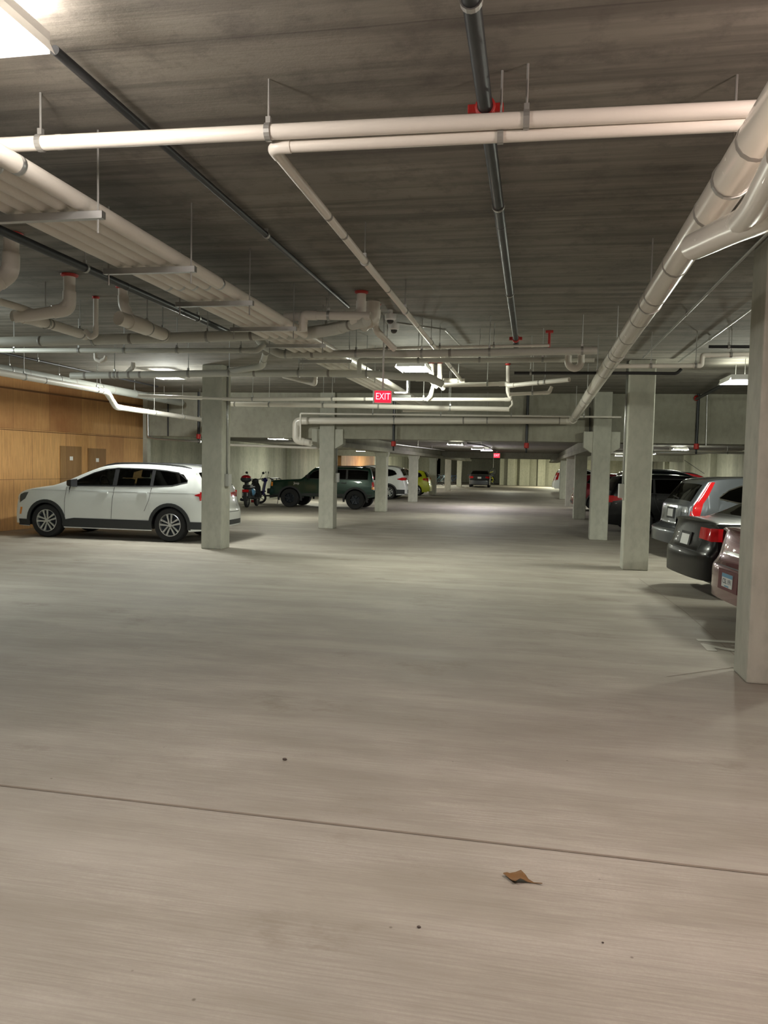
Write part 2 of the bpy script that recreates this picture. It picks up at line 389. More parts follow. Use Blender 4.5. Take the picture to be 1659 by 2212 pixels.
# ------------------------------------------------------------------ light fixtures
PRO = {}
LIGHTS = []
def fixture(loc, label, power, col, group, rz=0., side=.95, up=.10, zc=CEIL, size=(.46, .80)):
    r = empty('light_fixture', loc, rz); tag(r, label, 'ceiling light', group)
    if 'fx' not in PRO:
        a, b = size[0]/2, size[1]/2
        hs = MB(); hs.box(-a, a, -b, b, .05, .085)
        hs.add([(-a, -b, .05), (-a, b, .05), (-a-.03, b, -.01), (-a-.03, -b, -.01)], [(0, 1, 2, 3)]).add([(a, -b, .05), (a, b, .05), (a+.03, b, -.01), (a+.03, -b, -.01)], [(0, 1, 2, 3)])
        hs.box(-a, a, -b-.01, -b+.02, 0, .085).box(-a, a, b-.02, b+.01, 0, .085)
        h = hs.build('housing', M_whitep, r)
        tb = []
        for k in range(4):
            x = -a+.07+k*(2*a-.14)/3
            tb.append(MB().tube([(x, -b+.03, .02), (x, b-.03, .02)], .014, 10).build('lamp_tube', pm('lit_tube', (1, 1, 1), .5, emis=(1., .98, .93), es=16.), r, True))
        PRO['fx'] = [h]+tb
    else:
        for ch in PRO['fx']:
            c = ch.copy(); COL.objects.link(c); c.parent = r
    for sy in (-.3, .3):
        if zc-loc[2]-.085 > .01: MB().tube([(0, sy, .085), (0, sy, zc-loc[2])], .005, 6).build('hanger_rod', M_rod, r)
    l = D.lights.new('lamp_light', 'AREA'); l.shape = 'RECTANGLE'; l.size, l.size_y = size[0]*.9, size[1]*.95
    l.energy = power*.45; l.color = col
    o = D.objects.new('lamp_light', l); COL.objects.link(o); o.parent = r; o.location = (0, 0, -.02)
    l = D.lights.new('tube_light', 'POINT'); l.shadow_soft_size = .1; l.energy = power*side; l.color = col
    o = D.objects.new('tube_light', l); COL.objects.link(o); o.parent = r; o.location = (0, 0, -.14)
    l = D.lights.new('up_light', 'AREA'); l.shape = 'RECTANGLE'; l.size, l.size_y = size[0]*.9, size[1]*.95
    l.energy = power*up; l.color = col
    o = D.objects.new('up_light', l); COL.objects.link(o); o.parent = r; o.location = (0, 0, .10); o.rotation_euler = (PI, 0, 0)
    LIGHTS.append(r); return r
WARM, PINK, GRN, COOL, LILAC = (1, .88, .76), (1, .81, .72), (.97, 1., .84), (.93, 1., .93), (.93, .86, 1.)
g1 = 'strip lights of the garage'
def fz(px, py, z): p = az(px, py, z); return (p.x, p.y, z)
fixture((az(60, 80, 3.35).x-.22, 2.55, 3.35), 'glaring strip light at the top left corner, nearest of all lights', 86, (1, .91, .84), g1, side=.95, up=.8)
fixture(fz(895, 798, 3.3), 'strip light over the aisle half hidden behind the pipes, above the near EXIT sign', 130, (.96, 1, .85), g1)
fixture(fz(360, 815, 3.42), 'strip light above the white SUV, left of the near column', 200, (.98, 1, .92), g1, side=.85)
fixture(fz(1598, 826, 3.2), 'strip light at the upper right beside the nearest column', 100, GRN, g1, side=1.5)
zl = 2.42
fixture(fz(985, 961, zl), 'left strip light under the low ceiling over the aisle', 60, GRN, g1, zc=CEIL2)
fixture(fz(1033, 971, zl), 'lilac-tinted strip light over the middle of the far aisle', 100, LILAC, g1, zc=CEIL2)
fixture(fz(1052, 974, zl), 'small distant strip light just left of the far EXIT sign', 60, GRN, g1, zc=CEIL2)
fixture(fz(605, 949, zl), 'strip light just below the big beam in the left bay', 80, GRN, g1, zc=CEIL2)
fixture(fz(1466, 972, zl), 'strip light above the parked grey SUV under the low ceiling', 80, GRN, g1, zc=CEIL2)
fixture(fz(1338, 985, zl), 'small strip light seen between the second and third right columns', 80, GRN, g1, zc=CEIL2)
for (x, y, z, p, c, lb) in ((-1.0, -4.6, 3.35, 30, (1, .78, .68), 'over the aisle behind the camera'),
    (1.75, 2.75, 3.35, 98, (1, .79, .71), 'out of frame at the right above the nearest column'),
    (4.4, 9.4, 3.3, 100, GRN, 'added out of frame in the right bay ahead of the maroon sedan'),  # added unseen lamp, brightens the front of the second right column
    (-7.7, 8.3, 3.3, 95, (.90, 1, .97), 'added out of frame at the left to light the white SUV'),  # lamp put just outside the view to brighten the SUV's side
    (3.4, -7, 3.3, 50, PINK, 'far behind the camera in the right bay'),
    (-9.3, 33, zl, 110, GRN, 'above the left wall behind the dark green four-by-four'),
    (-9.3, 42, zl, 90, GRN, 'over the nose of the white SUV beyond the dark green four-by-four'),
    (-9.6, 52.5, zl, 200, (1, .97, .85), 'added to light the far plywood panel of the left bay'),  # added lamp so the far plywood comes out bright
    (-9.6, 62.5, zl, 260, (1, .99, .78), 'added at the far end of the left bay before the bicycles'),  # lamp put in to brighten the pale wall at the far left
    (4.9, 50, zl, 100, GRN, 'in the right bay among distant columns'),
    (1.8, 70.5, zl, 420, (1, .98, .72), 'close to the far pale wall at the end of the aisle'),
    (-7.2, 69, zl, 90, GRN, 'added to lighten the stored bicycles far left'),  # extra lamp added to lift the dark bicycle recess
    (-1.8, 56, zl, 70, GRN, 'over the aisle before the far grey sedan'),
    (5., 36, zl, 110, GRN, 'above the dark blue SUV in the right bay')):
    fixture((x, y, z), 'strip light '+lb, p, c, g1, zc=CEIL if y < 20 else CEIL2)

# ------------------------------------------------------------------ pipes
def fillet(pts, rad):
    out = [Vector(pts[0])]
    for i in range(1, len(pts)-1):
        p, a, b = Vector(pts[i]), Vector(pts[i-1]), Vector(pts[i+1])
        d1, d2 = (a-p), (b-p); r = min(rad, d1.length*.45, d2.length*.45)
        s, e = p+d1.normalized()*r, p+d2.normalized()*r
        for k in range(7):
            t = k/6; out.append(s*(1-t)**2+p*2*t*(1-t)+e*t*t)
    out.append(Vector(pts[-1])); return out
def ceil_at(y): return CEIL if y < BEAMY else CEIL2
def pipe(name, label, pts, r, mat, cat='pipe', hang=(), bands=(), elbows=True, group=None, collar=None, rodr=.006, ringmat=None, n=16):
    """pts 3-D; hang / bands: fractions (0..1) along the whole run"""
    pts = [Vector(p) for p in pts]; path = fillet(pts, r*2.6)
    o = MB().tube(path, r, n).build(name, mat, None, True, sharp=60); tag(o, label, cat, group, 'thing')
    if elbows:
        for i in range(1, len(pts)-1):
            a, b = (pts[i-1]-pts[i]), (pts[i+1]-pts[i])
            if a.angle(b) > 2.9: continue
            q = fillet([pts[i]+a.normalized()*min(r*3.4, a.length*.5), pts[i], pts[i]+b.normalized()*min(r*3.4, b.length*.5)], r*2.6)
            MB().tube(q, r*1.13, n).build('elbow', mat, o, True, sharp=60)
    L = [0.]
    for i in range(len(pts)-1): L.append(L[-1]+(pts[i+1]-pts[i]).length)
    def at(f):
        s = f*L[-1]
        for i in range(len(pts)-1):
            if s <= L[i+1]+1e-9: return pts[i].lerp(pts[i+1], (s-L[i])/max(1e-9, L[i+1]-L[i])), (pts[i+1]-pts[i]).normalized()
    for f in bands:
        p, t = at(f); MB().lathe([(r, -.018), (r*1.03, -.015), (r*1.03, .015), (r, .018)], p, t, n).build('joint_ring', ringmat or M_band, o, True)
    for f in hang:
        p, t = at(f); mb = MB()
        if abs(t.z) < .6:
            mb.tube([p+Vector((0, 0, r+.01)), Vector((p.x, p.y, ceil_at(p.y)))], rodr, 6)
            up = Vector((0, 0, 1)); sd = t.cross(up).normalized(); up2 = sd.cross(t)
            vs = []; fs = []; m = 16
            for k in range(m):
                a = 2*PI*k/m; dd = sd*math.cos(a)+up2*math.sin(a)
                for (rr, tt) in ((r+.001, -.014), (r+.007, -.014), (r+.007, .014), (r+.001, .014)): vs.append(p+dd*rr+t*tt)
            for k in range(m):
                j = (k+1) % m
                for q in range(4): fs.append((k*4+q, j*4+q, j*4+(q+1) % 4, k*4+(q+1) % 4))
            mb.add(vs, fs); mb.box(-.012, .012, -.012, .012, r+.004, r+.035, Matrix.Translation(p))
        mb.build('pipe_hanger', M_rod, o)
    if collar is not None:
        for k in collar:
            p = pts[k]; MB().lathe([(r*.9, 0), (r*1.5, -.004), (r*1.45, -.02), (r, -.03)], (p.x, p.y, ceil_at(p.y)), (0, 0, 1), n).build('firestop_collar', M_red, o, True)
    return o
def V3(p): return Vector(p)
def crossrun(pxs, z=None, Y=None):
    """pixels of a run that crosses the aisle: one distance for all"""
    if Y is None: Y = az(*pxs[0], z).y
    return [ay(x, y, Y) for x, y in pxs]

# nearest two white pipes crossing overhead
z1 = 3.30
A, B = az(-260, 326, z1), az(1900, 222, z1)
L1 = (B-A).length
def fr(px_list, A=A, B=B):
    out = []
    for px in px_list:
        # fraction on AB whose image is at px
        lo, hi = 0., 1.
        for _ in range(40):
            m = (lo+hi)/2; p = A.lerp(B, m); c = RM.transposed() @ (p-Vector((0, 0, EYE)))
            x = CX+F_PX*c.x/-c.z
            if x < px: lo = m
            else: hi = m
        out.append((lo+hi)/2)
    return out
pipe('overhead_pipe', 'bright white pipe spanning the picture overhead, upper and nearest of all pipes', [A, B], .036, M_pvc, hang=fr([88, 580, 1137]), bands=fr([128]), ringmat=M_pvc)
zt = 3.25
A2, B2 = az(588, 319, zt), az(1900, 255, zt)
A3 = az(1004, 828, zt); A3.x = A2.x
pipe('overhead_pipe', 'white pipe with an elbow, running under the nearest overhead pipe and then down the aisle', [B2, A2, A3], .028, M_pvc, hang=[.12]+[.36, .5, .65, .82], bands=[.28, .31, .43, .56, .74])
# black sprinkler main down the middle
zs = 3.42
P0 = az(1010, -60, zs); P1 = az(1119, 738, zs); P1.x = P0.x
sp = pipe('sprinkler_main', 'dark sprinkler pipe running straight down the aisle ceiling from the top edge', [P0, P1, P1+Vector((0, 0, -.12))], .036, M_iron, hang=[.02, .3, .62], bands=[.35, .66], ringmat=M_iron)
for yy in (az(1052, 238, zs).y, P1.y-.25):
    MB().lathe([(.038, -.05), (.05, -.045), (.05, .045), (.038, .05)], (P0.x, yy, zs), (0, 1, 0), 16).box(P0.x-.085, P0.x+.085, yy-.03, yy+.03, zs-.02, zs+.02).build('clamp_fitting', M_red, sp, bevel=.004)
# dark conduit along the ceiling from the nearest light
Q0 = az(118, 108, 3.5); Q1 = az(752, 662, 3.5); Q1.x = Q0.x
pipe('ceiling_conduit', 'thin dark conduit on the ceiling running away from the corner light', [Q0, Q1], .022, M_iron, elbows=False, hang=[.5])
Q0 = az(-60, 470, 3.38); Q1 = az(500, 717, 3.38); Q1.x = Q0.x
pipe('sprinkler_branch', 'dark pipe running along the ceiling at the far left, below the conduit bundle', [Q0, Q1], .035, M_iron, elbows=False, hang=[.3, .8], ringmat=M_iron, bands=[.45])
# bundle of five white conduits on strut trapezes
zb = 3.10
XR = az(401, 578, zb).x
Yb = [az(190, 458, zb).y, az(399, 576, zb).y, az(536, 650, zb).y, az(628, 706, zb).y, az(694, 743, zb).y, az(760, 777, zb).y, az(795, 803, zb).y+.4, 15.4]
for k in range(5):
    xx = XR-.06-k*.115
    pipe('white_conduit', 'white conduit of the strapped bundle, %s' % ['outermost on the aisle side', 'second from the aisle side', 'the middle one of the five', 'second from the left wall side', 'outermost on the left wall side'][k],
         [(xx, -1.0, zb+.06), (xx, 18.9, zb+.06)], .05, M_pvc, 'conduit', bands=[(Yb[0]-.55+1-k*.02)/19.9, (Yb[2]-.4+1)/19.9, (Yb[4]-.3+1)/19.9], group='five white conduits hung on trapeze brackets', ringmat=M_galv, elbows=False)
for i, y in enumerate(Yb):
    r = empty('trapeze_bracket', (XR-.27, y, zb))
    tag(r, 'galvanised strut bracket under the white conduit bundle, %s' % ['nearest and brightest with a bolt end below', 'second from the camera', 'third from the camera', 'fourth from the camera', 'fifth from the camera', 'sixth from the camera', 'just left of the near EXIT sign', 'last one before the big beam'][i], 'bracket', 'strut brackets under the conduit bundle')
    MB().box(-.36, .36, -.022, .022, -.042, 0).box(-.36, .36, -.022, -.018, -.042, .0).build('strut_channel', M_galv, r, bevel=.003)
    for s in (-1, 1):
        MB().tube([(s*.325, 0, -.12), (s*.325, 0, CEIL-zb)], .006, 6).build('threaded_rod', M_rod, r)
# big drain pipe on the right, falling gently away, and the cross run it turns into
G0 = ay(1655, 235, 3.35); G1 = ay(1381, 690, 7.25)
Ge = az(1237, 908, 2.93); Gx = Ge.y
YC11 = min(Gx, BEAMY-.35)
Ge = ay(1237, 908, YC11)
Gs = Ge+(G1-Ge)*1.75
Lf = ay(640, 909, YC11); Lf.y = YC11
Ld = Lf+Vector((0, 0, -.50)); 
pipe('drain_main', 'large white jacketed drain pipe descending from the upper right, then crossing to an elbow', [Gs, Ge, Lf, Ld, Ld+Vector((.4, .1, -.08))], .088, M_ins,
     hang=[.03, .13, .20, .29, .38, .55, .68, .80, .88], bands=[.02, .06, .10, .155, .185, .215, .25, .28, .31, .34, .37, .40, .43, .50, .58, .66, .74, .82])
Y0 = G1.lerp(Ge, -.28)
wy = [ay(1790, 395, Y0.y-.9), ay(1655, 465, Y0.y-.4), ay(1590, 490, Y0.y-.05), ay(1500, 532, Y0.y+.55)]
pipe('branch_pipe', 'pinkish white branch pipe joining the large drain pipe at the upper right', wy, .07, M_ins, bands=[.1])
pipe('branch_pipe', 'short white pipe at the right edge above the branch joint', [ay(1700, 330, Y0.y-1.2), ay(1640, 440, Y0.y-.6), ay(1600, 486, Y0.y-.1)], .06, M_ins)

# cross pipes in front of the beam, near to far
zA = 3.16
Y1 = az(268, 727, zA).y
C1 = [ay(-80, 741, Y1), ay(432, 728, Y1), ay(660, 720, Y1), ay(716, 712, Y1-.1), ay(792, 693, Y1-.5)]
pipe('drain_pipe', 'thick grey-white drain pipe crossing at left, uppermost cross pipe, bent at its right end', C1, .062, M_grey, hang=[.09, .33, .60, .87], bands=[.2, .42, .7, .95])
Y2 = az(420, 757, 3.12).y
pipe('water_pipe', 'slim grey pipe crossing at left just under the thick drain pipe', crossrun([(-80, 757), (556, 757), (572, 742)], Y=Y2), .032, M_grey, hang=[.18, .40, .55, .72, .92])
Y3 = Y2+.25
pipe('drain_pipe', 'long grey pipe crossing the aisle just below the pair of dome cameras', crossrun([(548, 722), (572, 748), (606, 765), (900, 764), (1290, 757)], Y=Y3), .047, M_grey, hang=[.12, .33, .52, .71, .96], bands=[.2, .6])
pipe('water_pipe', 'thin pale pipe just above the long cross pipe, right of the camera domes', crossrun([(725, 760), (880, 751), (1187, 746)], Y=Y3+.5), .018, M_pvc, hang=[.25, .5, .75])
Y4 = Y3+.9
pipe('water_pipe', 'grey pipe with a down-turned left end crossing under the long drain pipe', crossrun([(776, 806), (776, 779), (1284, 777)], Y=Y4), .032, M_grey, hang=[.3, .55, .8])
# trap hanging at the right end
tp = [ay(1228, 768, Y4-.15)]+[ay(1241+14*math.cos(a), 782-14*math.sin(a), Y4-.15) for a in [PI-(-.1)+k*(PI)/8 for k in range(9)]]+[ay(1256, 762, Y4-.15)]
pipe('p_trap', 'U-shaped white trap hanging below the cross pipes left of the big drain pipe', tp, .045, M_pvc, elbows=False)
Y5 = az(360, 806, 3.02).y
pipe('drain_pipe', 'grey drain pipe crossing in front of the column beside the white SUV', [ay(153, 812, Y5-.3), ay(500, 806, Y5), ay(800, 807, Y5), ay(872, 815, Y5), ay(925, 815, Y5), ay(957, 830, Y5)], .052, M_grey, hang=[.12, .32, .43, .62, .8], bands=[.04, .11, .13, .16, .19, .5, .7])
pipe('branch_pipe', 'short grey branch rising from the cross pipe towards the left of the bundle', [ay(498, 802, Y5), ay(566, 791, Y5-.25), ay(574, 762, Y5-.5)], .045, M_grey)
Y8 = az(600, 862, 2.9).y
pipe('water_pipe', 'slim white pipe crossing behind the near EXIT sign, turning up at its right end', crossrun([(300, 855), (497, 862), (700, 862), (1104, 863), (1097, 846), (1097, 790)], Y=Y8), .033, M_pvc, hang=[.3, .5, .72], bands=[.58, .62], collar=[5])
Y9 = Y8+.8
pipe('water_pipe', 'brightly lit white pipe beside the column by the white SUV, crossing under the EXIT sign', crossrun([(496, 873), (780, 877), (930, 881), (1100, 884)], Y=Y9), .045, M_pvc, hang=[.15, .35, .55, .8], bands=[.02])
pipe('water_pipe', 'thin white pipe beside the big elbow, crossing just above the large drain run', [ay(649, 951, YC11-.35), ay(649, 893, YC11-.35), ay(914, 896, YC11-.35), ay(1342, 901, YC11-.35)], .022, M_pvc, hang=[.3, .5, .7, .9])
# bay at right of the aisle
YR = az(1420, 790, 3.1).y
pipe('water_pipe', 'white pipe with a step in it, crossing the right bay above the columns', crossrun([(1330, 791), (1515, 790), (1517, 767), (1700, 765)], Y=YR), .03, M_pvc, hang=[.2, .45, .7])
pipe('black_gas_pipe', 'black pipe running in front of the top of the column left of the grey SUV', crossrun([(1111, 806), (1380, 806), (1462, 807), (1472, 797)], Y=YR+.2), .022, M_black, hang=[.1, .5], elbows=False)
pipe('black_gas_pipe', 'short black pipe near the ceiling at the right beside the nearest column', crossrun([(1531, 749), (1640, 749)], Y=YR-.3), .02, M_black, hang=[.4])
for (p, q, lab) in (((1700, 462), (1385, 773), 'thin conduit along the ceiling right of the big drain pipe'), ((1640, 655), (1478, 782), 'thin conduit along the ceiling close to the nearest column')):
    a, b = az(*p, 3.50), az(*q, 3.50); b.x = a.x
    pipe('ceiling_conduit', lab, [a, b], .014, M_rod, hang=[.5], elbows=False)
# pipes of the middle distance between the bundle and the centre column line
Y13 = az(1090, 830, 3.05).y
pipe('water_pipe', 'white pipe sloping up to the right, its open end near the big drain pipe', [ay(960, 832, Y13), ay(1094, 829, Y13), ay(1100, 833, Y13-.1), ay(1230, 820, Y13-.9)], .035, M_pvc, hang=[.3, .8], bands=[.75])
pipe('water_pipe', 'bent white pipe below the sloping one, turning up at its right end', crossrun([(1100, 852), (1186, 848), (1192, 835)], Y=Y13), .028, M_pvc, hang=[.5])
pipe('water_pipe', 'thin pipe looping below the middle pipes, left of the drop of the EXIT run', crossrun([(870, 888), (1096, 884), (1107, 874), (1105, 862)], Y=Y9+.25), .016, M_pvc, hang=[.4])
YD = LIGHTS[1].location.y+.9
pipe('vertical_pipe', 'left of two brightly lit white pipe stubs dropping from the ceiling', [ay(932, 786, YD), ay(932, 822, YD), ay(944, 836, YD+.1)], .042, M_pvc, collar=[0])
pipe('vertical_pipe', 'right of two brightly lit white pipe stubs dropping from the ceiling', [ay(950, 786, YD), ay(950, 828, YD), ay(958, 840, YD+.1)], .042, M_pvc, collar=[0])
pipe('water_pipe', 'bright white pipe end right of the two lit stubs', crossrun([(957, 822), (1004, 823)], Y=YD+.3), .045, M_pvc, hang=[.7])
YE = YD-.6
pipe('vertical_pipe', 'white rod-thin pipe dropping to the lit end of the bundle', [ay(880, 812, YE), ay(880, 849, YE), ay(852, 848, YE)], .014, M_whitep, elbows=False)
# stubs dropping from the ceiling at left
def stub(lab, px, r, name='vertical_pipe', Y=None, col=(0,), zt_=CEIL, mat=M_pvc, band=()):
    top = az(*px[0][:2], zt_) if Y is None else ay(*px[0][:2], Y)
    Y = top.y; pts = [top]
    for q in px[1:]: pts.append(ay(q[0], q[1], Y+(q[2] if len(q) > 2 else 0)))
    if Y is not None: pts[0] = Vector((pts[0].x, pts[0].y, CEIL))
    return pipe(name, lab, pts, r, mat, collar=col, bands=band)
stub('white pipe stub dropping from the ceiling at the left edge, bending out of the picture', [(25, 503), (23, 590), (-30, 630, -.2)], .062)
stub('white pipe dropping from the ceiling through a red collar and turning left', [(150, 592), (150, 668), (78, 680, -.2), (30, 684, -.3)], .058)
pipe('branch_pipe', 'slim white pipe at the left edge sloping to the red-collared elbow', [ay(-40, 640, 6.4), ay(48, 666, 6.9), ay(74, 676, 7.1)], .035, M_pvc)
pipe('drain_pipe', 'white pipe sloping from the red-collared elbow down to the thick cross pipe', [ay(28, 682, 7.0), ay(70, 689, 7.2), ay(150, 713, 8.0), ay(188, 726, Y1)], .055, M_pvc, hang=[.3, .85], bands=[.35])
stub('thin white pipe dropping straight from the ceiling, hooking left above the cross pipe', [(207, 640), (207, 722), (196, 729), (184, 714)], .028)
stub('white pipe stub behind the dark branch pipe, leaning into the capped pipe', [(265, 618), (267, 660), (284, 690, .1)], .05)
pipe('capped_pipe', 'thick white pipe with a round cap sloping down to the cross drain pipe', [ay(256, 687, 7.3), ay(300, 702, 7.6), ay(358, 725, Y1)], .072, M_pvc, hang=[.45, .9], bands=[.35, .42])
stub('white pipe with a red collar leaning into the end of the thick cross pipe', [(781, 629), (780, 672), (764, 698, -.1)], .05)
stub('fat white insulated drop beside the red-collared pipe', [(806, 652), (804, 686), (782, 702, -.1)], .085, col=())
stub('slim grey pipe dropping beside the fat insulated one and slanting right', [(813, 656), (811, 712), (852, 754, .3)], .036)
pipe('water_pipe', 'grey pipe with a dropped leg under the conduit bundle, left of the ceiling stubs', [ay(655, 716, Y1-.5), ay(655, 681, Y1-.5), ay(800, 683, Y1-.5)], .045, M_pvc, hang=[.5])
pipe('water_pipe', 'short grey pipe end left of the dropped leg', [ay(616, 685, Y1-.4), ay(656, 683, Y1-.45)], .045, M_pvc)
pipe('p_trap', 'small white U-shaped trap hanging under the left cross pipes', [ay(206, 763, Y2), ay(207, 776, Y2), ay(217, 781, Y2), ay(227, 776, Y2), ay(229, 769, Y2)], .024, M_pvc)
pipe('p_trap', 'small curved white pipe end above the cross pipe near the left light', [ay(288, 783, Y5-.2), ay(287, 794, Y5-.2), ay(276, 803, Y5-.1)], .03, M_pvc)
pipe('water_pipe', 'lit slim white pipe with an upturned end left of the bundle', [ay(612, 813, Y5+1), ay(680, 830, Y5+.4), ay(682, 812, Y5+.4)], .03, M_pvc)
pipe('vertical_pipe', 'curved grey pipe rising left of the EXIT run', [ay(922, 864, Y8-.05), ay(930, 855, Y8-.1), ay(936, 832, Y8-.1)], .035, M_pvc)
# pipes running along the left wall above the plywood
zW = 3.22
a, b = az(-60, 786, zW), az(434, 872, zW)
xw = a.x
pipe('drain_pipe', 'thick grey pipe running along the left wall above the plywood', [Vector((xw, a.y-2, zW)), Vector((xw, BEAMY-.6, zW))], .088, M_dgrey, hang=[.3, .45, .6, .75, .9], bands=[.2, .35, .5, .65, .8])
zw = 3.05
p = [az(-60, 792, zw), az(222, 846, zw)]
xq = (p[0].x+p[1].x)/2
q0 = az(225, 846, zw).y
pipe('drain_pipe', 'white pipe with a drop in it along the left wall, brightly lit beyond the elbow', [Vector((xq, p[0].y-2, zw)), Vector((xq, q0, zw)), Vector((xq, q0+.35, zw-.28)), Vector((xq, BEAMY-.3, zw-.28))], .055, M_pvc, hang=[.3, .5, .72, .85, .94], bands=[.35, .5])
pipe('thin_cable_tray', 'thin black line of cables under the ceiling at far left', [(-8.7, 8, 3.42), (-8.7, 17, 3.42)], .02, M_black, hang=[.5], elbows=False)
# grey pipe framing the left end of the beam
YL = BEAMY-.12
pipe('water_pipe', 'grey pipe dropping at the end of the plywood and crossing under the big beam', [ay(319, 882, YL), ay(320, 943, YL), ay(336, 948, YL), ay(434, 954, YL)], .03, M_galv)
pipe('water_pipe', 'pale pipe crossing just under the big beam right of the near left column', [ay(496, 961, YL+.9), ay(690, 968, YL+.9)], .035, M_pvc, hang=())
# sprinkler drops with red fittings in front of the beam
def drop(px, y0, y1, lab, Y=YL):
    a, b = ay(px, y0, Y), ay(px, y1, Y); a = Vector((b.x, b.y, CEIL-.005))
    o = pipe('sprinkler_drop', lab, [a, b], .035, M_iron, 'pipe', elbows=False)
    MB().lathe([(.036, -.07), (.06, -.06), (.06, .06), (.036, .07)], b+Vector((0, 0, .04)), (0, 0, 1), 14).build('red_coupling', M_red, o, True)
    MB().tube([b, b+Vector((0, 0, -.14))], .022, 8).build('drop_end', M_iron, o, True)
    return o
drop(1137, 838, 966, 'black sprinkler drop with a red coupling in front of the beam over the aisle')
drop(850, 905, 962, 'black sprinkler drop with a red coupling above the white SUV and the third left column')
drop(429, 862, 946, 'dark sprinkler drop with a red coupling left of the column by the white SUV')
o = drop(1504, 862, 968, 'black sprinkler drop with a red top joint at the right, fed by a slanting pipe')
MB().tube([ay(1504, 862, YL), ay(1580, 822, 15.0)], .035, 10).build('feed_pipe', M_iron, o, True)
MB().sphere(ay(1505, 860, YL), .07, 10).build('red_joint', M_red, o, True)
pipe('thin_conduit', 'thin black conduit on the beam left of the near column', [ay(363, 872, YL+.05), ay(363, 942, YL+.05)], .02, M_black)
for px, lab in ((1274, 'left of the corbelled column'), (1304, 'right of the corbelled column')):
    pipe('thin_conduit', 'thin black conduit dropping down the beam %s' % lab, [ay(px, 880, YL+.02), ay(px, 958, YL+.02)], .014, M_black)
pipe('thin_conduit', 'thin pale conduit down the beam above the grey SUV', [ay(1528, 850, YL), ay(1525, 962, YL)], .012, M_galv)
pipe('low_pipe', 'pale pipe crossing the right bay under the low ceiling', [(2.2, 27.5, 2.34), (8.1, 27.5, 2.34)], .04, M_pvc, hang=[.3, .7])
pipe('low_pipe', 'slim pale pipe under the low ceiling just behind the big beam at right', [(1.9, 21.2, 2.40), (8.1, 21.2, 2.40)], .03, M_pvc, hang=[.2, .6])
pipe('low_pipe', 'thin steel sprinkler line sloping along the low ceiling left of the aisle lights', [ay(855, 960, BEAMY+.6), ay(960, 973, 40)], .02, M_galv, hang=[.3, .6])
pipe('low_pipe', 'dark pipe curving along the low ceiling to the far EXIT sign', [ay(1010, 957, 25), ay(1045, 962, 27), ay(1076, 975, 42)], .02, M_black, hang=[.1, .5, .9])

q = az(1187, 716, 3.54)
o = MB().tube([(q.x, q.y, CEIL), (q.x, q.y, 3.30)], .018, 10).box(q.x-.05, q.x+.05, q.y-.03, q.y+.03, CEIL-.03, CEIL).build('sprinkler_drop', M_red); tag(o, 'short red sprinkler drop on the ceiling right of the dark main', 'sprinkler')
pipe('thin_conduit', 'thin conduit on the ceiling running from the dome cameras and bending away', [az(858, 697, 3.5), az(962, 712, 3.5), az(1000, 752, 3.5)], .012, M_rod)
# ------------------------------------------------------------------ EXIT signs, cameras
def exit_sign(p, wd, ht, lab, zc):
    r = empty('exit_sign', p, .25); tag(r, lab, 'exit sign')
    MB().box(-wd/2, wd/2, 0, .07, -ht/2, ht/2).build('housing', M_whitep, r, bevel=.008)
    MB().box(-wd/2*.86, wd/2*.86, -.006, 0, -ht/2*.86, ht/2*.86).build('face', pm('exit_face', (.55, .0, .01), .4, emis=(1, .01, .03), es=2.2), r)
    text_mesh('lettering', 'EXIT', ht*.62, pm('exit_letters', (1, .2, .2), .4, emis=(1, .10, .12), es=9), r, Matrix.Translation((0, -.009, 0)) @ Matrix.Rotation(PI/2, 4, 'X') @ Matrix.Diagonal((wd/ht*.62, 1.15, 1, 1)), .002)
    MB().tube([(0, .035, ht/2), (0, .035, zc-p[2])], .012, 8).build('stem', M_whitep, r, True)
p = ay(827, 857, 9.6); exit_sign(p, .235, .165, 'red lit EXIT sign hanging below the conduit bundle, nearer one', CEIL)
p = ay(1073, 984, 42); exit_sign(p, .36, .26, 'small red lit EXIT sign far down the aisle', CEIL2)
for (x, y, lab) in ((843, 690, 'white dome camera on the ceiling, upper left of the pair'), (851, 705, 'white dome camera on the ceiling, lower right of the pair')):
    p = az(x, y-6, 3.47) if x == 843 else az(x, y, 3.40)
    r = empty('dome_camera', p); tag(r, lab, 'security camera', 'pair of dome cameras')
    MB().lathe([(.0, .03), (.062, .03), (.066, .02), (.066, -.03), (.05, -.045), (0.0, -.045)], (0, 0, 0), (0, 0, 1), 20).tube([(0, 0, .03), (0, 0, CEIL-p.z)], .03, 10).build('housing', M_whitep, r, True)
    MB().sphere((0, 0, -.045), .044, 14).build('dome', pm('smoked_dome', (.02, .02, .02), .08, coat=1.), r, True)
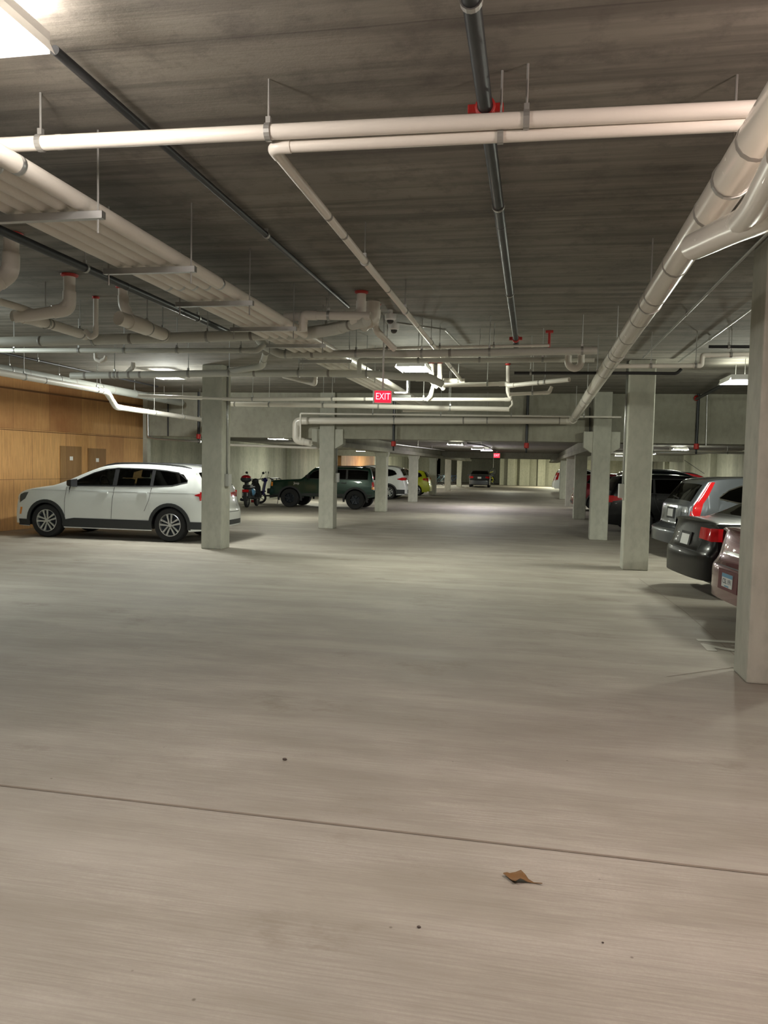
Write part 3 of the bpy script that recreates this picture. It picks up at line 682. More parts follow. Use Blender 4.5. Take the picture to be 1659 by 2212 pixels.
# ------------------------------------------------------------------ cars
def lerp(a, b, t): return a+(b-a)*t
def interp(pl, x):
    if x <= pl[0][0]: return pl[0][1]
    for (x0, y0), (x1, y1) in zip(pl, pl[1:]):
        if x <= x1: return lerp(y0, y1, (x-x0)/max(1e-9, x1-x0))
    return pl[-1][1]
def chaikin(p, n=2):
    for _ in range(n):
        q = [p[0]]
        for a, b in zip(p, p[1:]): q += [(lerp(a[0], b[0], .25), lerp(a[1], b[1], .25)), (lerp(a[0], b[0], .75), lerp(a[1], b[1], .75))]
        q.append(p[-1]); p = q
    return p
def KU(u): return 1-(1-min(1., abs(u))**3)**(1/3)
def resamp(pl, n):
    L = [0.]
    for a, b in zip(pl, pl[1:]): L.append(L[-1]+math.dist(a, b))
    out = []
    for k in range(n+1):
        s = L[-1]*k/n; i = 0
        while i < len(pl)-2 and L[i+1] < s: i += 1
        t = (s-L[i])/max(1e-9, L[i+1]-L[i]); out.append((lerp(pl[i][0], pl[i+1][0], t), lerp(pl[i][1], pl[i+1][1], t)))
    return out

def wheel_proto(key, r, wd, rimr, spokes, rimmat, double=True):
    """tyre mesh and rim mesh, axis along y, outer face at +y"""
    if key in PRO: return PRO[key]
    t = MB().lathe([(rimr*.98, -wd/2+.01), (rimr*1.05, -wd/2), (r*.93, -wd/2), (r*.985, -wd/2+.02), (r, -wd/2+.045), (r, wd/2-.045), (r*.985, wd/2-.02), (r*.93, wd/2), (rimr*1.05, wd/2), (rimr*.98, wd/2-.012)], (0, 0, 0), (0, 1, 0), 40)
    for k in range(36 if r > .38 else 0):
        a = 2*PI*k/36; Mx = Matrix.Rotation(a, 4, 'Y'); t.box(-.018, .018, -wd/2+.005, wd/2-.005, r-.02, r+.012, Mx)
    to = t.build('wheel', M_tyre, None, True, sharp=35)
    q = MB().lathe([(rimr, wd/2-.006), (rimr*.95, wd/2-.002), (rimr*.9, wd/2-.03), (rimr*.86, -wd/2+.03), (rimr, -wd/2+.01)], (0, 0, 0), (0, 1, 0), 36)
    n = spokes
    for k in range(n):
        for dv in ((-.10, .10) if double else (0,)):
            a = 2*PI*(k+.0)/n; Mx = Matrix.Rotation(a, 4, 'Y')
            x0, x1 = dv*rimr*.9, dv*rimr*2.1
            w0, w1 = .055*rimr*(1 if double else 2), .085*rimr*(1 if double else 1.6)
            yo = wd/2-.018; vs = []
            for (z, xc, hw, yy) in ((rimr*.12, x0, w0, yo), (rimr*.93, x1, w1, yo+.008)):
                for s1 in (-1, 1):
                    vs += [Mx @ Vector((xc+s1*hw, yy, z)), Mx @ Vector((xc+s1*hw*1.3, yy-.03, z))]
            q.add(vs, [(0, 2, 6, 4), (0, 4, 5, 1), (2, 3, 7, 6), (1, 5, 7, 3), (0, 1, 3, 2), (4, 6, 7, 5)])
    q.lathe([(0, wd/2-.008), (rimr*.17, wd/2-.01), (rimr*.2, wd/2-.03)], (0, 0, 0), (0, 1, 0), 16)
    ro = q.build('rim', rimmat, None, True, sharp=35)
    dk = MB().lathe([(0, wd/2-.06), (rimr*.88, wd/2-.06), (rimr*.88, wd/2-.075), (0, wd/2-.075)], (0, 0, 0), (0, 1, 0), 24).build('rim_shade_disc', M_dkrim)  # dark disc stands for the shaded recess behind the spokes
    PRO[key] = (to.data, ro.data, dk.data)
    for o in (to, ro, dk): D.objects.remove(o)
    return PRO[key]

class Car:
    def __init__(s, name, label, cat, sp, loc, rz, group=None):
        s.sp = sp; s.L = sp['L']; s.W = sp['W']/2; s.R = empty(name, loc, rz); tag(s.R, label, cat, group)
        sc = sp.get('scale', 1.); s.R.scale = (sc, sc, sc)
        s.paint = sp['paint']; ol = chaikin(sp['outline'], 2)
        # contour: resample and add the special stations
        ar = sp['arch']; fx, rx = sp['axles']; xs = {fx-ar, fx+ar, rx-ar, rx+ar}
        for c in (fx, rx):
            for k in range(1, 14): xs.add(c-ar*math.cos(PI*k/14))
        for wnd in sp['windows']: xs |= {p[0] for p in wnd['top']} | {p[0] for p in wnd['bot']}
        xs |= set(sp['ws']) | set(sp['rw'])
        pts = []; fine = []
        for a, b in zip(ol, ol[1:]):
            n = max(1, int(math.dist(a, b)/.07)); fine += [(lerp(a[0], b[0], k/n), lerp(a[1], b[1], k/n)) for k in range(n)]
        fine.append(ol[-1])
        for a, b in zip(fine, fine[1:]):
            pts.append(a)
            for x in sorted(x for x in xs if a[0]+1e-4 < x < b[0]-1e-4):
                t = (x-a[0])/(b[0]-a[0]); pts.append((x, lerp(a[1], b[1], t)))
        pts.append(fine[-1])
        s.C = pts; N = len(pts); s.n = []
        for i in range(N):
            a, b = pts[max(0, i-2)], pts[min(N-1, i+2)]; dx, dz = b[0]-a[0], b[1]-a[1]; l = math.hypot(dx, dz) or 1
            s.n.append((-dz/l, dx/l))         # outward (contour runs clockwise seen from -y: front, up, back)
        s.c = [lerp(sp.get('crown', .05), sp.get('fcrown', .20) if nx < 0 else sp.get('rcrown', .16), nx*nx*min(1, abs(nx)*1.1)) for nx, nz in s.n]
        s.T = [(p[0]-n[0]*c, p[1]-n[1]*c) for p, n, c in zip(pts, s.n, s.c)]
        # keep stations monotone
        for i in range(1, N):
            if s.T[i][0] < s.T[i-1][0]+1e-4: s.T[i] = (s.T[i-1][0]+1e-4, s.T[i][1])
        s.build()
    def Wd(s, x, z):
        sp = s.sp; zb = sp['belt']; zt = sp['H']
        if z <= zb: p = 1-.035*((z-.62)/.45)**2
        else:
            p0 = 1-.035*((zb-.62)/.45)**2; t = (z-zb)/(zt-zb); p = lerp(p0, sp['roofw'], t+.18*t*(1-t))
        xe = .85
        if x < xe: p *= 1-sp.get('ef', .13)*((xe-x)/xe)**2.2
        if x > s.L-xe: p *= 1-sp.get('er', .08)*((x-s.L+xe)/xe)**2.4
        return s.W*p
    def loc(s, x, y, z): return (s.L/2-x, y, z)
    def side(s, x, z, sg, off=0.):
        if off > 0: x = min(max(x, s.lim(z, False)), s.lim(z, True))
        return s.loc(x, sg*(s.Wd(x, z)+off), z)
    def lim(s, z, rear):
        h_ = len(s.T)//2; rng = range(len(s.T)-1, h_, -1) if rear else range(1, h_)
        for i in rng:
            a, b = s.T[i], s.T[i-1]
            if min(a[1], b[1]) <= z <= max(a[1], b[1]) and a[1] != b[1]: return lerp(a[0], b[0], (z-a[1])/(b[1]-a[1]))
        return s.L if rear else 0
    def end(s, z, y, off, rear=True):
        rng = range(len(s.C)-1, 0, -1) if rear else range(1, len(s.C))
        for i in rng:
            j = i-1 if rear else i
            a, b = (s.C[i], s.C[i-1])
            lo, hi = min(a[1], b[1]), max(a[1], b[1])
            if lo <= z <= hi and hi > lo:
                t = (z-a[1])/((b[1]-a[1]) or 1); x = lerp(a[0], b[0], t)
                u = min(1, abs(y)/max(.1, s.Wd(x, z))); n = s.n[i]
                x = x-n[0]*s.c[i]*KU(u); z2 = z-n[1]*s.c[i]*KU(u)
                return s.loc(x+n[0]*off, y, z2+n[1]*off)
        return s.loc(s.C[-1][0] if rear else 0, y, z)
    def zbot(s, x):
        sp = s.sp; z = interp(sp['sill'], x)
        for c in sp['axles']:
            if abs(x-c) < sp['arch']: z = max(z, sp['wr']*.97+math.sqrt(max(0, sp['arch']**2-(x-c)**2)))
        return z
    def build(s):
        sp = s.sp; N = len(s.C); K = 7; ar = sp['arch']; fx, rx = sp['axles']
        xa = min(fx-ar, s.T[-1][0]); xr = rx+ar
        iA = next(i for i in range(N) if s.T[i][0] >= xa-1e-6); iR = max(i for i in range(N) if s.T[i][0] <= xr+1e-6)
        lo = [w_['bot'] for w_ in sp['windows']]; hi = [w_['top'] for w_ in sp['windows']]
        allb = [p for q in lo for p in q]; allt = [p for q in hi for p in q]
        gx0, gx1 = allb[0][0], max(allb[-1][0], allt[-1][0])
        rows = []
        for i in range(N):
            x, z = s.T[i]
            if i < iA: xb = lerp(s.T[0][0], xa, i/iA)
            elif i > iR: xb = lerp(xr, s.T[-1][0], (i-iR)/max(1, N-1-iR))
            else: xb = x
            zb = s.zbot(xb); zb = min(zb, z-.004)
            if gx0-1e-6 <= x <= gx1+1e-6:
                z1, z2 = interp(allt, x), interp(allb, x); z1 = min(z1, z-.02); z2 = min(z2, z1)
            else:
                zz = min(sp['belt'], lerp(z, zb, .3)); z2 = max(zz, lerp(z, zb, .6)) if z > sp['belt'] else zz
                z1 = lerp(z, z2, .5)
            zs_ = [z, z1, z2]+[lerp(z2, zb, (k+1)/K) for k in range(K)]
            rows.append([(lerp(x, xb, (z-q)/max(1e-6, z-zb)), q) for q in zs_])
        us = [0, .2, .4, .6, .75, .87, .93, .97, .99, 1.]
        U = [-u for u in us[:0:-1]]+us; nu = len(U)
        groups = {'body': MB(), 'windshield': MB(), 'rear_window': MB()}
        def grid(mb, quads): 
            for q in quads: mb.add(q, [tuple(range(len(q)))])
        P = []
        for i in range(N):
            (x, z), (nx, nz), c = s.C[i], s.n[i], s.c[i]; w_ = s.Wd(*s.T[i]); row = []
            for u in U:
                k = KU(u); row.append(s.loc(x-nx*c*k if abs(u) < 1 else s.T[i][0], w_*u, z-nz*c*k if abs(u) < 1 else s.T[i][1]))
            P.append(row)
        for i in range(N-1):
            xm = (s.C[i][0]+s.C[i+1][0])/2; zm = (s.C[i][1]+s.C[i+1][1])/2
            for j in range(nu-1):
                inner = abs(U[j]) <= .871 and abs(U[j+1]) <= .871
                g = 'body'
                if inner and sp['ws'][0] <= xm <= sp['ws'][1]: g = 'windshield'
                if inner and sp['rw'][0] <= xm <= sp['rw'][1] and zm > sp['belt']-.05: g = 'rear_window'
                groups[g].add([P[i][j], P[i][j+1], P[i+1][j+1], P[i+1][j]], [(0, 1, 2, 3)])
        trims = {}; wins = [[MB(), MB()] for _ in sp['windows']]
        for sg_i, sg in enumerate((-1, 1)):
            for i in range(N-1):
                xm = (s.T[i][0]+s.T[i+1][0])/2
                for k in range(K+2):
                    q = [rows[i][k], rows[i+1][k], rows[i+1][k+1], rows[i][k+1]]
                    tgt = groups['body']; off = 0.
                    if k == 1 and gx0 <= xm <= gx1:
                        tgt = None; off = 0.
                        for wi, wn in enumerate(sp['windows']):
                            x0 = min(wn['bot'][0][0], wn['top'][0][0]); x1 = max(wn['bot'][-1][0], wn['top'][-1][0])
                            if x0 <= xm <= x1: tgt = wins[wi][sg_i]; off = -.008
                        if tgt is None: tgt = trims.setdefault((sg, sum(xm > wn['bot'][-1][0] for wn in sp['windows'])), MB())
                    tgt.add([s.side(x, z, sg, off) for x, z in q], [(0, 1, 2, 3)])
        b = groups['body'].build('body', s.paint, s.R, True, sharp=48); s.body = b
        for t_ in trims.values(): t_.build('window_pillar', M_black, s.R, True)
        gl = sp.get('glass', M_glass)
        groups['windshield'].build('windshield', sp.get('wsglass', M_glass), s.R, True)
        groups['rear_window'].build('rear_window', sp.get('rglass', gl), s.R, True)
        for wn, (a, c) in zip(sp['windows'], wins):
            for m in (a, c):
                if m.v: m.build('side_window', wn.get('glass', gl), s.R, True)
        # black frame round each window row and door seams
        for sg in (-1, 1):
            fr_ = MB()
            s.patch(fr_, lambda x, z, o: s.side(x, z, sg, o), [(p[0], p[1]+.012) for p in allb], [(p[0], p[1]-.012) for p in allb], .006)
            s.patch(fr_, lambda x, z, o: s.side(x, z, sg, o), [(p[0], p[1]+.016) for p in allt], [(p[0], p[1]-.006) for p in allt], .006)
            fr_.build('window_frame', sp.get('framemat', M_black), s.R)
        zs_ = sp['belt']
        sm = MB()
        for sg in (-1, 1):
            for pl in sp.get('seams', []):
                s.patch(sm, lambda x, z, o: s.side(x, z, sg, o), [(p[0]-.004, p[1]) for p in pl], [(p[0]+.004, p[1]) for p in pl], .0015)
        if sm.v: sm.build('door_seam', M_blk2, s.R)
        m = MB(); zq = .60 if sp['H'] > 1.5 else .64
        s.patch(m, lambda y, z, o: s.end(z, y, o), [(-s.W*.93, zq+.006), (s.W*.93, zq+.006)], [(-s.W*.93, zq-.006), (s.W*.93, zq-.006)], .002, n=20)
        for q in (-.62, .62): s.patch(m, lambda y, z, o: s.end(z, y, o), [(s.W*q-.004, sp['belt']-.05), (s.W*q+.004, sp['belt']-.05)], [(s.W*q*.95-.004, zq), (s.W*q*.95+.004, zq)], .002, n=2, m=8)
        m.build('tailgate_seam', M_blk2, s.R)
        for sg in (-1, 1):
            for (x, z) in sp.get('handles', []):
                h = MB(); s.patch(h, lambda a, c, o: s.side(a, c, sg, o), [(x-.1, z+.016), (x+.1, z+.02)], [(x-.1, z-.016), (x+.1, z-.012)], .03)
                h.build('door_handle', sp.get('handlemat', s.paint), s.R)
        # underside, wheel housings, cabin floor
        ub = MB(); wy = s.W-.06
        z0 = min(p[1] for p in sp['sill'])+.03
        for a, c in ((.25, fx-ar), (fx+ar, rx-ar), (rx+ar, s.L-.22)):
            ub.add([s.loc(x, y, z) for x in (a, c) for y in (-wy+.06, wy-.06) for z in (z0, z0+.12)], [(0, 1, 3, 2), (4, 6, 7, 5), (0, 4, 5, 1), (2, 3, 7, 6), (0, 2, 6, 4), (1, 5, 7, 3)])
        for c in (fx, rx):
            n = 14
            for sg in (-1, 1):
                vs = []; 
                for k in range(n+1):
                    a = PI*k/n; x, z = c-(ar+.01)*math.cos(a), sp['wr']*.97+(ar+.01)*math.sin(a)
                    vs += [s.loc(x, sg*(s.W-.035), z), s.loc(x, sg*(s.W-.5), z)]
                ub.add(vs, [(2*k, 2*k+1, 2*k+3, 2*k+2) for k in range(n)])
                ub.add([s.loc(c-ar*math.cos(PI*k/n), sg*(s.W-.5), sp['wr']*.97+ar*math.sin(PI*k/n)) for k in range(n+1)], [tuple(range(n+1))])
        ub.build('underbody', M_black, s.R)
        cb = MB(); cz = sp['belt']-.32; cx0, cx1 = sp['ws'][0]+.15, min(sp['rw'][0]+.1, rx+.1)
        cw = s.W*.86
        cb.add([s.loc(x, y, z) for x in (cx0, cx1) for y in (-cw, cw) for z in (cz-.3, cz-.25)], [(0, 1, 3, 2), (4, 6, 7, 5), (0, 4, 5, 1), (2, 3, 7, 6), (0, 2, 6, 4), (1, 5, 7, 3)])
        cb.add([s.loc(x, y, z) for x in (cx0-.1, cx0+.28) for y in (-cw, cw) for z in (cz-.2, sp['belt']+.02)], [(0, 1, 3, 2), (4, 6, 7, 5), (0, 4, 5, 1), (2, 3, 7, 6), (0, 2, 6, 4), (1, 5, 7, 3)])
        cb.build('dashboard', M_inter, s.R, bevel=.02)
        hx = sp['H']
        for sx in sp.get('seats', (2.15, 3.0)):
            for y in (-.38, .38):
                m = MB(); Mx = Matrix.Translation(s.loc(sx, y, cz-.1)) @ Matrix.Rotation(-.22, 4, 'Y')
                m.box(-.06, .06, -.24, .24, 0, .60, Mx).box(-.05, .04, -.13, .13, .63, .80, Mx).box(0, .45, -.24, .24, -.03, .1, Mx)
                m.build('seat', M_inter, s.R, bevel=.02)
        if sp.get('steer'):
            c = Vector(s.loc(sp['steer'], .36, sp['belt']+.06)); pts = [c+Vector((.05*math.sin(a)*1., .18*math.cos(a), .17*math.sin(a))) for a in [2*PI*k/20 for k in range(20)]]
            MB().tube(pts, .014, 6, closed=True).build('steering_wheel', M_inter, s.R)
        # wheels
        tm, rm, dm = wheel_proto(sp['wkey'], sp['wr'], sp.get('ww', .22), sp['rimr'], sp['spokes'], sp.get('rimmat', M_rim), sp.get('dbl', True))
        for c in (fx, rx):
            for sg in (-1, 1):
                o = D.objects.new('wheel', tm); COL.objects.link(o); o.parent = s.R
                o.location = s.loc(c, sg*(s.W-sp.get('ww', .22)/2-sp.get('winset', .025)), sp['wr']); o.rotation_euler = (0, random.uniform(0, 1), 0 if sg > 0 else PI)
                for me, nm_ in ((rm, 'rim'), (dm, 'rim_shade_disc')):
                    q = D.objects.new(nm_, me); COL.objects.link(q); q.parent = o
        # arch cladding and sill
        if sp.get('clad'):
            cm = sp.get('cladmat', M_blk2); cw = sp['clad']
            for sg in (-1, 1):
                m = MB(); sf = lambda x, z, o: s.side(x, z, sg, o)
                for c in (fx, rx):
                    n = 18; A = [PI*(-.06)+PI*1.12*k/n for k in range(n+1)]; zc = sp['wr']*.97
                    s.patch(m, sf, [(c-(ar+cw)*math.cos(a), zc+(ar+cw)*math.sin(a)) for a in A], [(c-(ar-.004)*math.cos(a), zc+(ar-.004)*math.sin(a)) for a in A], .014, n=n)
                zt_ = sp.get('cladz', .42)
                s.patch(m, sf, [(fx+ar+.02, zt_-.04), (fx+ar+.2, zt_), (rx-ar-.04, zt_)], [(fx+ar, sp['sill'][0][1]), (fx+ar+.2, sp['sill'][0][1]), (rx-ar, sp['sill'][0][1])], .012)
                s.patch(m, sf, [(rx+ar+.04, zt_), (s.L-.16, zt_)], [(rx+ar, sp['sill'][-1][1]), (s.L-.16, sp['sill'][-1][1])], .012)
                s.patch(m, sf, [(.16, zt_-.06), (fx-ar-.02, zt_-.06)], [(.18, sp['sill'][0][1]), (fx-ar, sp['sill'][0][1])], .012)
                m.build('arch_cladding', cm, s.R, True)
            m = MB()
            s.patch(m, lambda y, z, o: s.end(z, y, o), [(-s.W*.9, zt_), (s.W*.9, zt_)], [(-s.W*.9, .33), (s.W*.9, .33)], .012, n=12)
            m.build('bumper_cladding', cm, s.R, True); m = MB()
            s.patch(m, lambda y, z, o: s.end(z, y, o, False), [(-s.W*.84, zt_-.04), (s.W*.84, zt_-.04)], [(-s.W*.84, .33), (s.W*.84, .33)], .012, n=12)
            m.build('bumper_cladding', cm, s.R, True)
        for sg in (-1, 1):     # mirrors
            if not sp.get('mirror'): continue
            x, z = sp['mirror']; yy = s.Wd(x, z)
            vs = []
            for (dx, hy, hz) in ((.09, .05, .045), (.04, .10, .075), (-.05, .115, .085)):
                for (a, b_) in ((-1, -1), (1, -.8), (1, .8), (-1, 1)): vs.append((s.L/2-x+dx, sg*(yy+.13+a*hy), z+.02+b_*hz))
            fs = [(0, 1, 2, 3), (11, 10, 9, 8)]
            for k in range(2): fs += [(k*4+q, k*4+(q+1) % 4, k*4+4+(q+1) % 4, k*4+4+q) for q in range(4)]
            m = MB().add(vs, fs); m.box(-.03, .03, -.09, .03, -.015, .015, Matrix.Translation((s.L/2-x, sg*(yy+.02), z-.045)))
            m.build('door_mirror', sp.get('mirmat', M_black), s.R, True)
        if sp.get('rails'):
            x0, x1 = sp['rails']; 
            for sg in (-1, 1):
                pts = []
                for k in range(13):
                    x = lerp(x0, x1, k/12); i = min(range(len(s.T)), key=lambda q: abs(s.T[q][0]-x)); h = s.T[i][1]+.05*min(1, min(k, 12-k)/1.5)
                    pts.append(s.loc(x, sg*(s.Wd(*s.T[i])-.05), h))
                MB().tube(pts, .017, 8).build('roof_rail', sp.get('railmat', M_black), s.R, True)
    def patch(s, mb, fn, top, bot, off, n=8, m=3):
        n = max(n, len(top)); A = resamp(top, n); B = resamp(bot, n); vs = []; fs = []
        for k in range(m+1):
            for i in range(n+1):
                vs.append(fn(lerp(A[i][0], B[i][0], k/m), lerp(A[i][1], B[i][1], k/m), off))
        w_ = n+1
        for k in range(m):
            for i in range(n): fs.append((k*w_+i, k*w_+i+1, (k+1)*w_+i+1, (k+1)*w_+i))
        # skirt down to the body
        ring = [(0, i) for i in range(n+1)]+[(k, n) for k in range(1, m+1)]+[(m, i) for i in range(n-1, -1, -1)]+[(k, 0) for k in range(m-1, 0, -1)]
        base = len(vs)
        for k, i in ring: vs.append(fn(lerp(A[i][0], B[i][0], k/m), lerp(A[i][1], B[i][1], k/m), -.012))
        for q in range(len(ring)):
            r2 = (q+1) % len(ring); a = ring[q][0]*w_+ring[q][1]; b = ring[r2][0]*w_+ring[r2][1]
            fs.append((a, b, base+r2, base+q))
        mb.add(vs, fs)
    def lamp(s, name, mat, side=None, rear=None, front=None, off=.008, label=None, only=None):
        for sg in (-1, 1):
            if only and sg != only: continue
            m = MB()
            if side: s.patch(m, lambda x, z, o: s.side(x, z, sg, o), side[0], side[1], off)
            if rear: s.patch(m, lambda y, z, o: s.end(z, sg*y, o), rear[0], rear[1], off)
            if front: s.patch(m, lambda y, z, o: s.end(z, sg*y, o, False), front[0], front[1], off)
            o = m.build(name, mat, s.R, True, sharp=50)
            if label: o['label'] = label
    def plate(s, z, text=None, yc=0., blue=False, back=None, w_=.305, h=.15):
        p = Vector(s.end(z, yc, .012)); p2 = Vector(s.end(z+.05, yc, .012)); up = (p2-p).normalized()
        nrm = Vector((-1, 0, 0)); nrm = (nrm-up*nrm.dot(up)).normalized(); xx = up.cross(nrm)
        Mx = Matrix((( xx.x, up.x, nrm.x, p.x), (xx.y, up.y, nrm.y, p.y), (xx.z, up.z, nrm.z, p.z), (0, 0, 0, 1)))
        if back: MB().box(-back/2, back/2, -h*.75, h*.75, -.012, .002, Mx).build('plate_recess', M_blk2 if back < .45 else s.sp.get('recess', M_blk2), s.R)
        o = MB().box(-w_/2, w_/2, -h/2, h/2, 0, .008, Mx).build('licence_plate', M_plate, s.R)
        if blue: MB().box(-w_/2, w_/2, h/2-.042, h/2, .008, .0095, Mx).box(-w_*.2, w_*.2, -h/2+.006, -h/2+.02, .008, .0095, Mx).build('plate_band', M_plblue, o)
        if text: text_mesh('plate_number', text, .075, M_text, o, Mx @ Matrix.Translation((0, -.012, .009)), .0006)
    def badge(s, txt, x, z, sg, size, mat):
        p = Vector(s.side(x, z, sg, .004)); 
        Mx = Matrix.Translation(p) @ (Matrix.Rotation(PI, 4, 'Z') @ Matrix.Rotation(PI/2, 4, 'X') if sg > 0 else Matrix.Rotation(PI/2, 4, 'X'))
        text_mesh('badge', txt, size, mat, s.R, Mx, .002)

def suv_spec(**k):
    L = k.get('L', 4.6); H = k.get('H', 1.66); f = L/4.7; h = H/1.665
    o = [(0, .28), (0, .45), (.02, .62), (.06, .80), (.16, .95), (.42, 1.03), (.9, 1.09), (1.22, 1.13), (1.95, 1.50), (2.3, 1.61), (2.8, 1.655), (3.5, 1.645), (4.05, 1.60), (4.28, 1.535), (4.50, 1.16), (4.58, .98), (4.62, .78), (4.70, .62), (4.70, .30)]
    d = dict(L=L, W=1.84, H=H, belt=1.06*h, roofw=.76, outline=[(x*f, z*h) for x, z in o], ws=(1.26*f, 2.0*f), rw=(4.28*f, 4.48*f), axles=(.90*f, 3.69*f), arch=.395, wr=.352, rimr=.235, spokes=5,
             wkey='suvw', sill=[(0, .24), (.6, .22), (4.0, .22), (4.7, .28)],
             windows=[dict(bot=[(1.56*f, 1.09*h), (2.46*f, 1.10*h)], top=[(1.56*f, 1.12*h), (1.85*f, 1.31*h), (2.15*f, 1.45*h), (2.46*f, 1.51*h)]),
                      dict(bot=[(2.54*f, 1.10*h), (3.30*f, 1.12*h)], top=[(2.54*f, 1.515*h), (3.30*f, 1.51*h)]),
                      dict(bot=[(3.36*f, 1.12*h), (3.9*f, 1.16*h), (4.1*f, 1.24*h)], top=[(3.36*f, 1.505*h), (3.8*f, 1.46*h), (4.0*f, 1.40*h), (4.1*f, 1.27*h)])],
             seams=[[(1.42*f, 1.08*h), (1.36*f, .8), (1.36*f, .44)], [(2.50*f, 1.09*h), (2.47*f, .8), (2.46*f, .44)], [(3.34*f, 1.1*h), (3.3*f, .86), (3.18*f, .6)]],
             handles=[(2.26*f, .95*h), (3.14*f, .97*h)], mirror=(1.62*f, 1.12*h), seats=(2.3, 3.15))
    d.update(k); return d
def sedan_spec(**k):
    L = k.get('L', 4.6); f = L/4.6; H = k.get('H', 1.45); h = H/1.45
    o = [(0, .24), (0, .42), (.03, .58), (.12, .72), (.35, .80), (.9, .88), (1.3, .93), (2.0, 1.30), (2.35, 1.42), (2.75, 1.45), (3.1, 1.42), (3.35, 1.36), (3.9, 1.07), (4.1, 1.055), (4.38, 1.06), (4.44, 1.03), (4.49, .86), (4.52, .70), (4.60, .60), (4.60, .42), (4.56, .24)]
    o[-1] = (4.6, .26)
    d = dict(L=L, W=1.78, H=H, belt=.98*h, roofw=.72, outline=[(x*f, z*h) for x, z in o], ws=(1.34*f, 2.15*f), rw=(3.28*f, 3.84*f), axles=(.92*f, 3.57*f), arch=.355, wr=.318, rimr=.205, spokes=5,
             wkey='sedw', sill=[(0, .20), (.6, .18), (4.0, .18), (4.6, .24)],
             windows=[dict(bot=[(1.62*f, .97*h), (2.42*f, .99*h)], top=[(1.62*f, .99*h), (1.95*f, 1.16*h), (2.2*f, 1.27*h), (2.42*f, 1.325*h)]),
                      dict(bot=[(2.48*f, .99*h), (3.2*f, 1.0*h), (3.52*f, 1.04*h)], top=[(2.48*f, 1.335*h), (2.85*f, 1.33*h), (3.15*f, 1.27*h), (3.52*f, 1.06*h)])],
             seams=[[(1.45*f, .96*h), (1.38*f, .7), (1.38*f, .26)], [(2.45*f, .98*h), (2.42*f, .7), (2.42*f, .26)], [(3.3*f, .98*h), (3.26*f, .8), (3.1*f, .5)]],
             handles=[(2.22*f, .83*h), (3.1*f, .85*h)], mirror=(1.68*f, .98*h), seats=(2.3, 3.05))
    d.update(k); return d
def place(px, py, dx=0., dy=0.): p = az(px, py); return Vector((p.x+dx, p.y+dy, 0))

# ---- white SUV (three-row, side on) behind the near left column
s_ = suv_spec(L=4.58, H=1.60, paint=paint('white_car_paint', (.83, .86, .85), 0, .3), clad=.065, cladz=.43, rails=(1.95, 4.2), railmat=M_black, steer=1.9,
              glass=M_glass, wsglass=M_gclear, belt=1.09, axles=(.86, 3.65), mirror=(1.52, 1.14))
s_['outline'] = [(0, .28), (0, .45), (.02, .62), (.06, .80), (.15, .94), (.4, 1.03), (.8, 1.09), (1.08, 1.13), (1.85, 1.48), (2.2, 1.57), (2.7, 1.60), (3.4, 1.59), (3.95, 1.545), (4.18, 1.49), (4.40, 1.14), (4.47, .98), (4.50, .78), (4.58, .62), (4.58, .30)]
s_['ws'] = (1.12, 1.9); s_['rw'] = (4.19, 4.38)
s_['windows'] = [dict(bot=[(1.40, 1.10), (2.36, 1.115)], top=[(1.40, 1.125), (1.75, 1.31), (2.05, 1.43), (2.36, 1.475)]),
                 dict(bot=[(2.46, 1.115), (3.20, 1.13)], top=[(2.46, 1.48), (3.20, 1.47)]),
                 dict(bot=[(3.27, 1.13), (3.8, 1.16), (4.0, 1.23)], top=[(3.27, 1.465), (3.7, 1.43), (3.9, 1.38), (4.0, 1.26)])]
s_['seams'] = [[(1.34, 1.08), (1.30, .8), (1.30, .44)], [(2.42, 1.09), (2.38, .8), (2.36, .44)], [(3.24, 1.1), (3.2, .86), (3.1, .62)]]
s_['handles'] = [(2.18, .97), (3.05, .98)]
s_['windows'][0]['glass'] = M_gclear; s_['windows'][1]['glass'] = glass_mat('mid_tint_glass', (.30, .33, .31)); s_['windows'][2]['glass'] = M_gdark
fw, rw_ = az(100, 1160), az(370, 1171)
yN = (fw.y+rw_.y)/2; xm = (fw.x+rw_.x)/2
ang = PI+math.atan2(-(fw.y-rw_.y), -(fw.x-rw_.x))*0
sc_ = abs(rw_.x-fw.x)/2.79
s_['scale'] = max(.95, min(1.02, sc_))
xc = s_['L']/2-(s_['axles'][0]+s_['axles'][1])/2
c = Car('suv', 'white SUV seen side on in front of the plywood wall, silver ten-spoke wheels', 'car', s_, (xm+xc*s_['scale'], yN+.92*s_['scale']-.06, 0), PI)
c.lamp('headlamp', pm('dark_headlamp', (.06, .065, .07), .1, .3, coat=1.), side=([(.17, .86), (.34, .93), (.44, .94)], [(.15, .80), (.2, .70), (.36, .80)]), front=([(.55, .82), (.76, .86)], [(.55, .72), (.76, .68)]))
c.lamp('side_marker', M_amber, side=([(.24, .62), (.29, .62)], [(.21, .47), (.25, .47)]))
c.lamp('tail_lamp', M_tail, side=([(4.19, .98), (4.40, 1.04)], [(4.19, .965), (4.40, .92)]), rear=([(.35, 1.0), (.93, 1.03)], [(.35, .92), (.93, .90)]))
MB().box(-.02, .16, -.01, .01, 0, .06, Matrix.Translation(c.loc(4.05, 0, 1.49))).build('roof_antenna', M_black, c.R)
m = MB(); c.patch(m, lambda y, z, o: c.end(z, y, o, False), [(-.5, .80), (.5, .80)], [(-.5, .66), (.5, .66)], .01); m.build('grille', M_black, c.R)
m = MB()
for sg in (-1, 1): c.patch(m, lambda x, z, o: c.side(x, z, sg, o), [(.5, 1.0), (4.3, 1.01)], [(.5, .99), (4.3, 1.0)], .002, n=30)
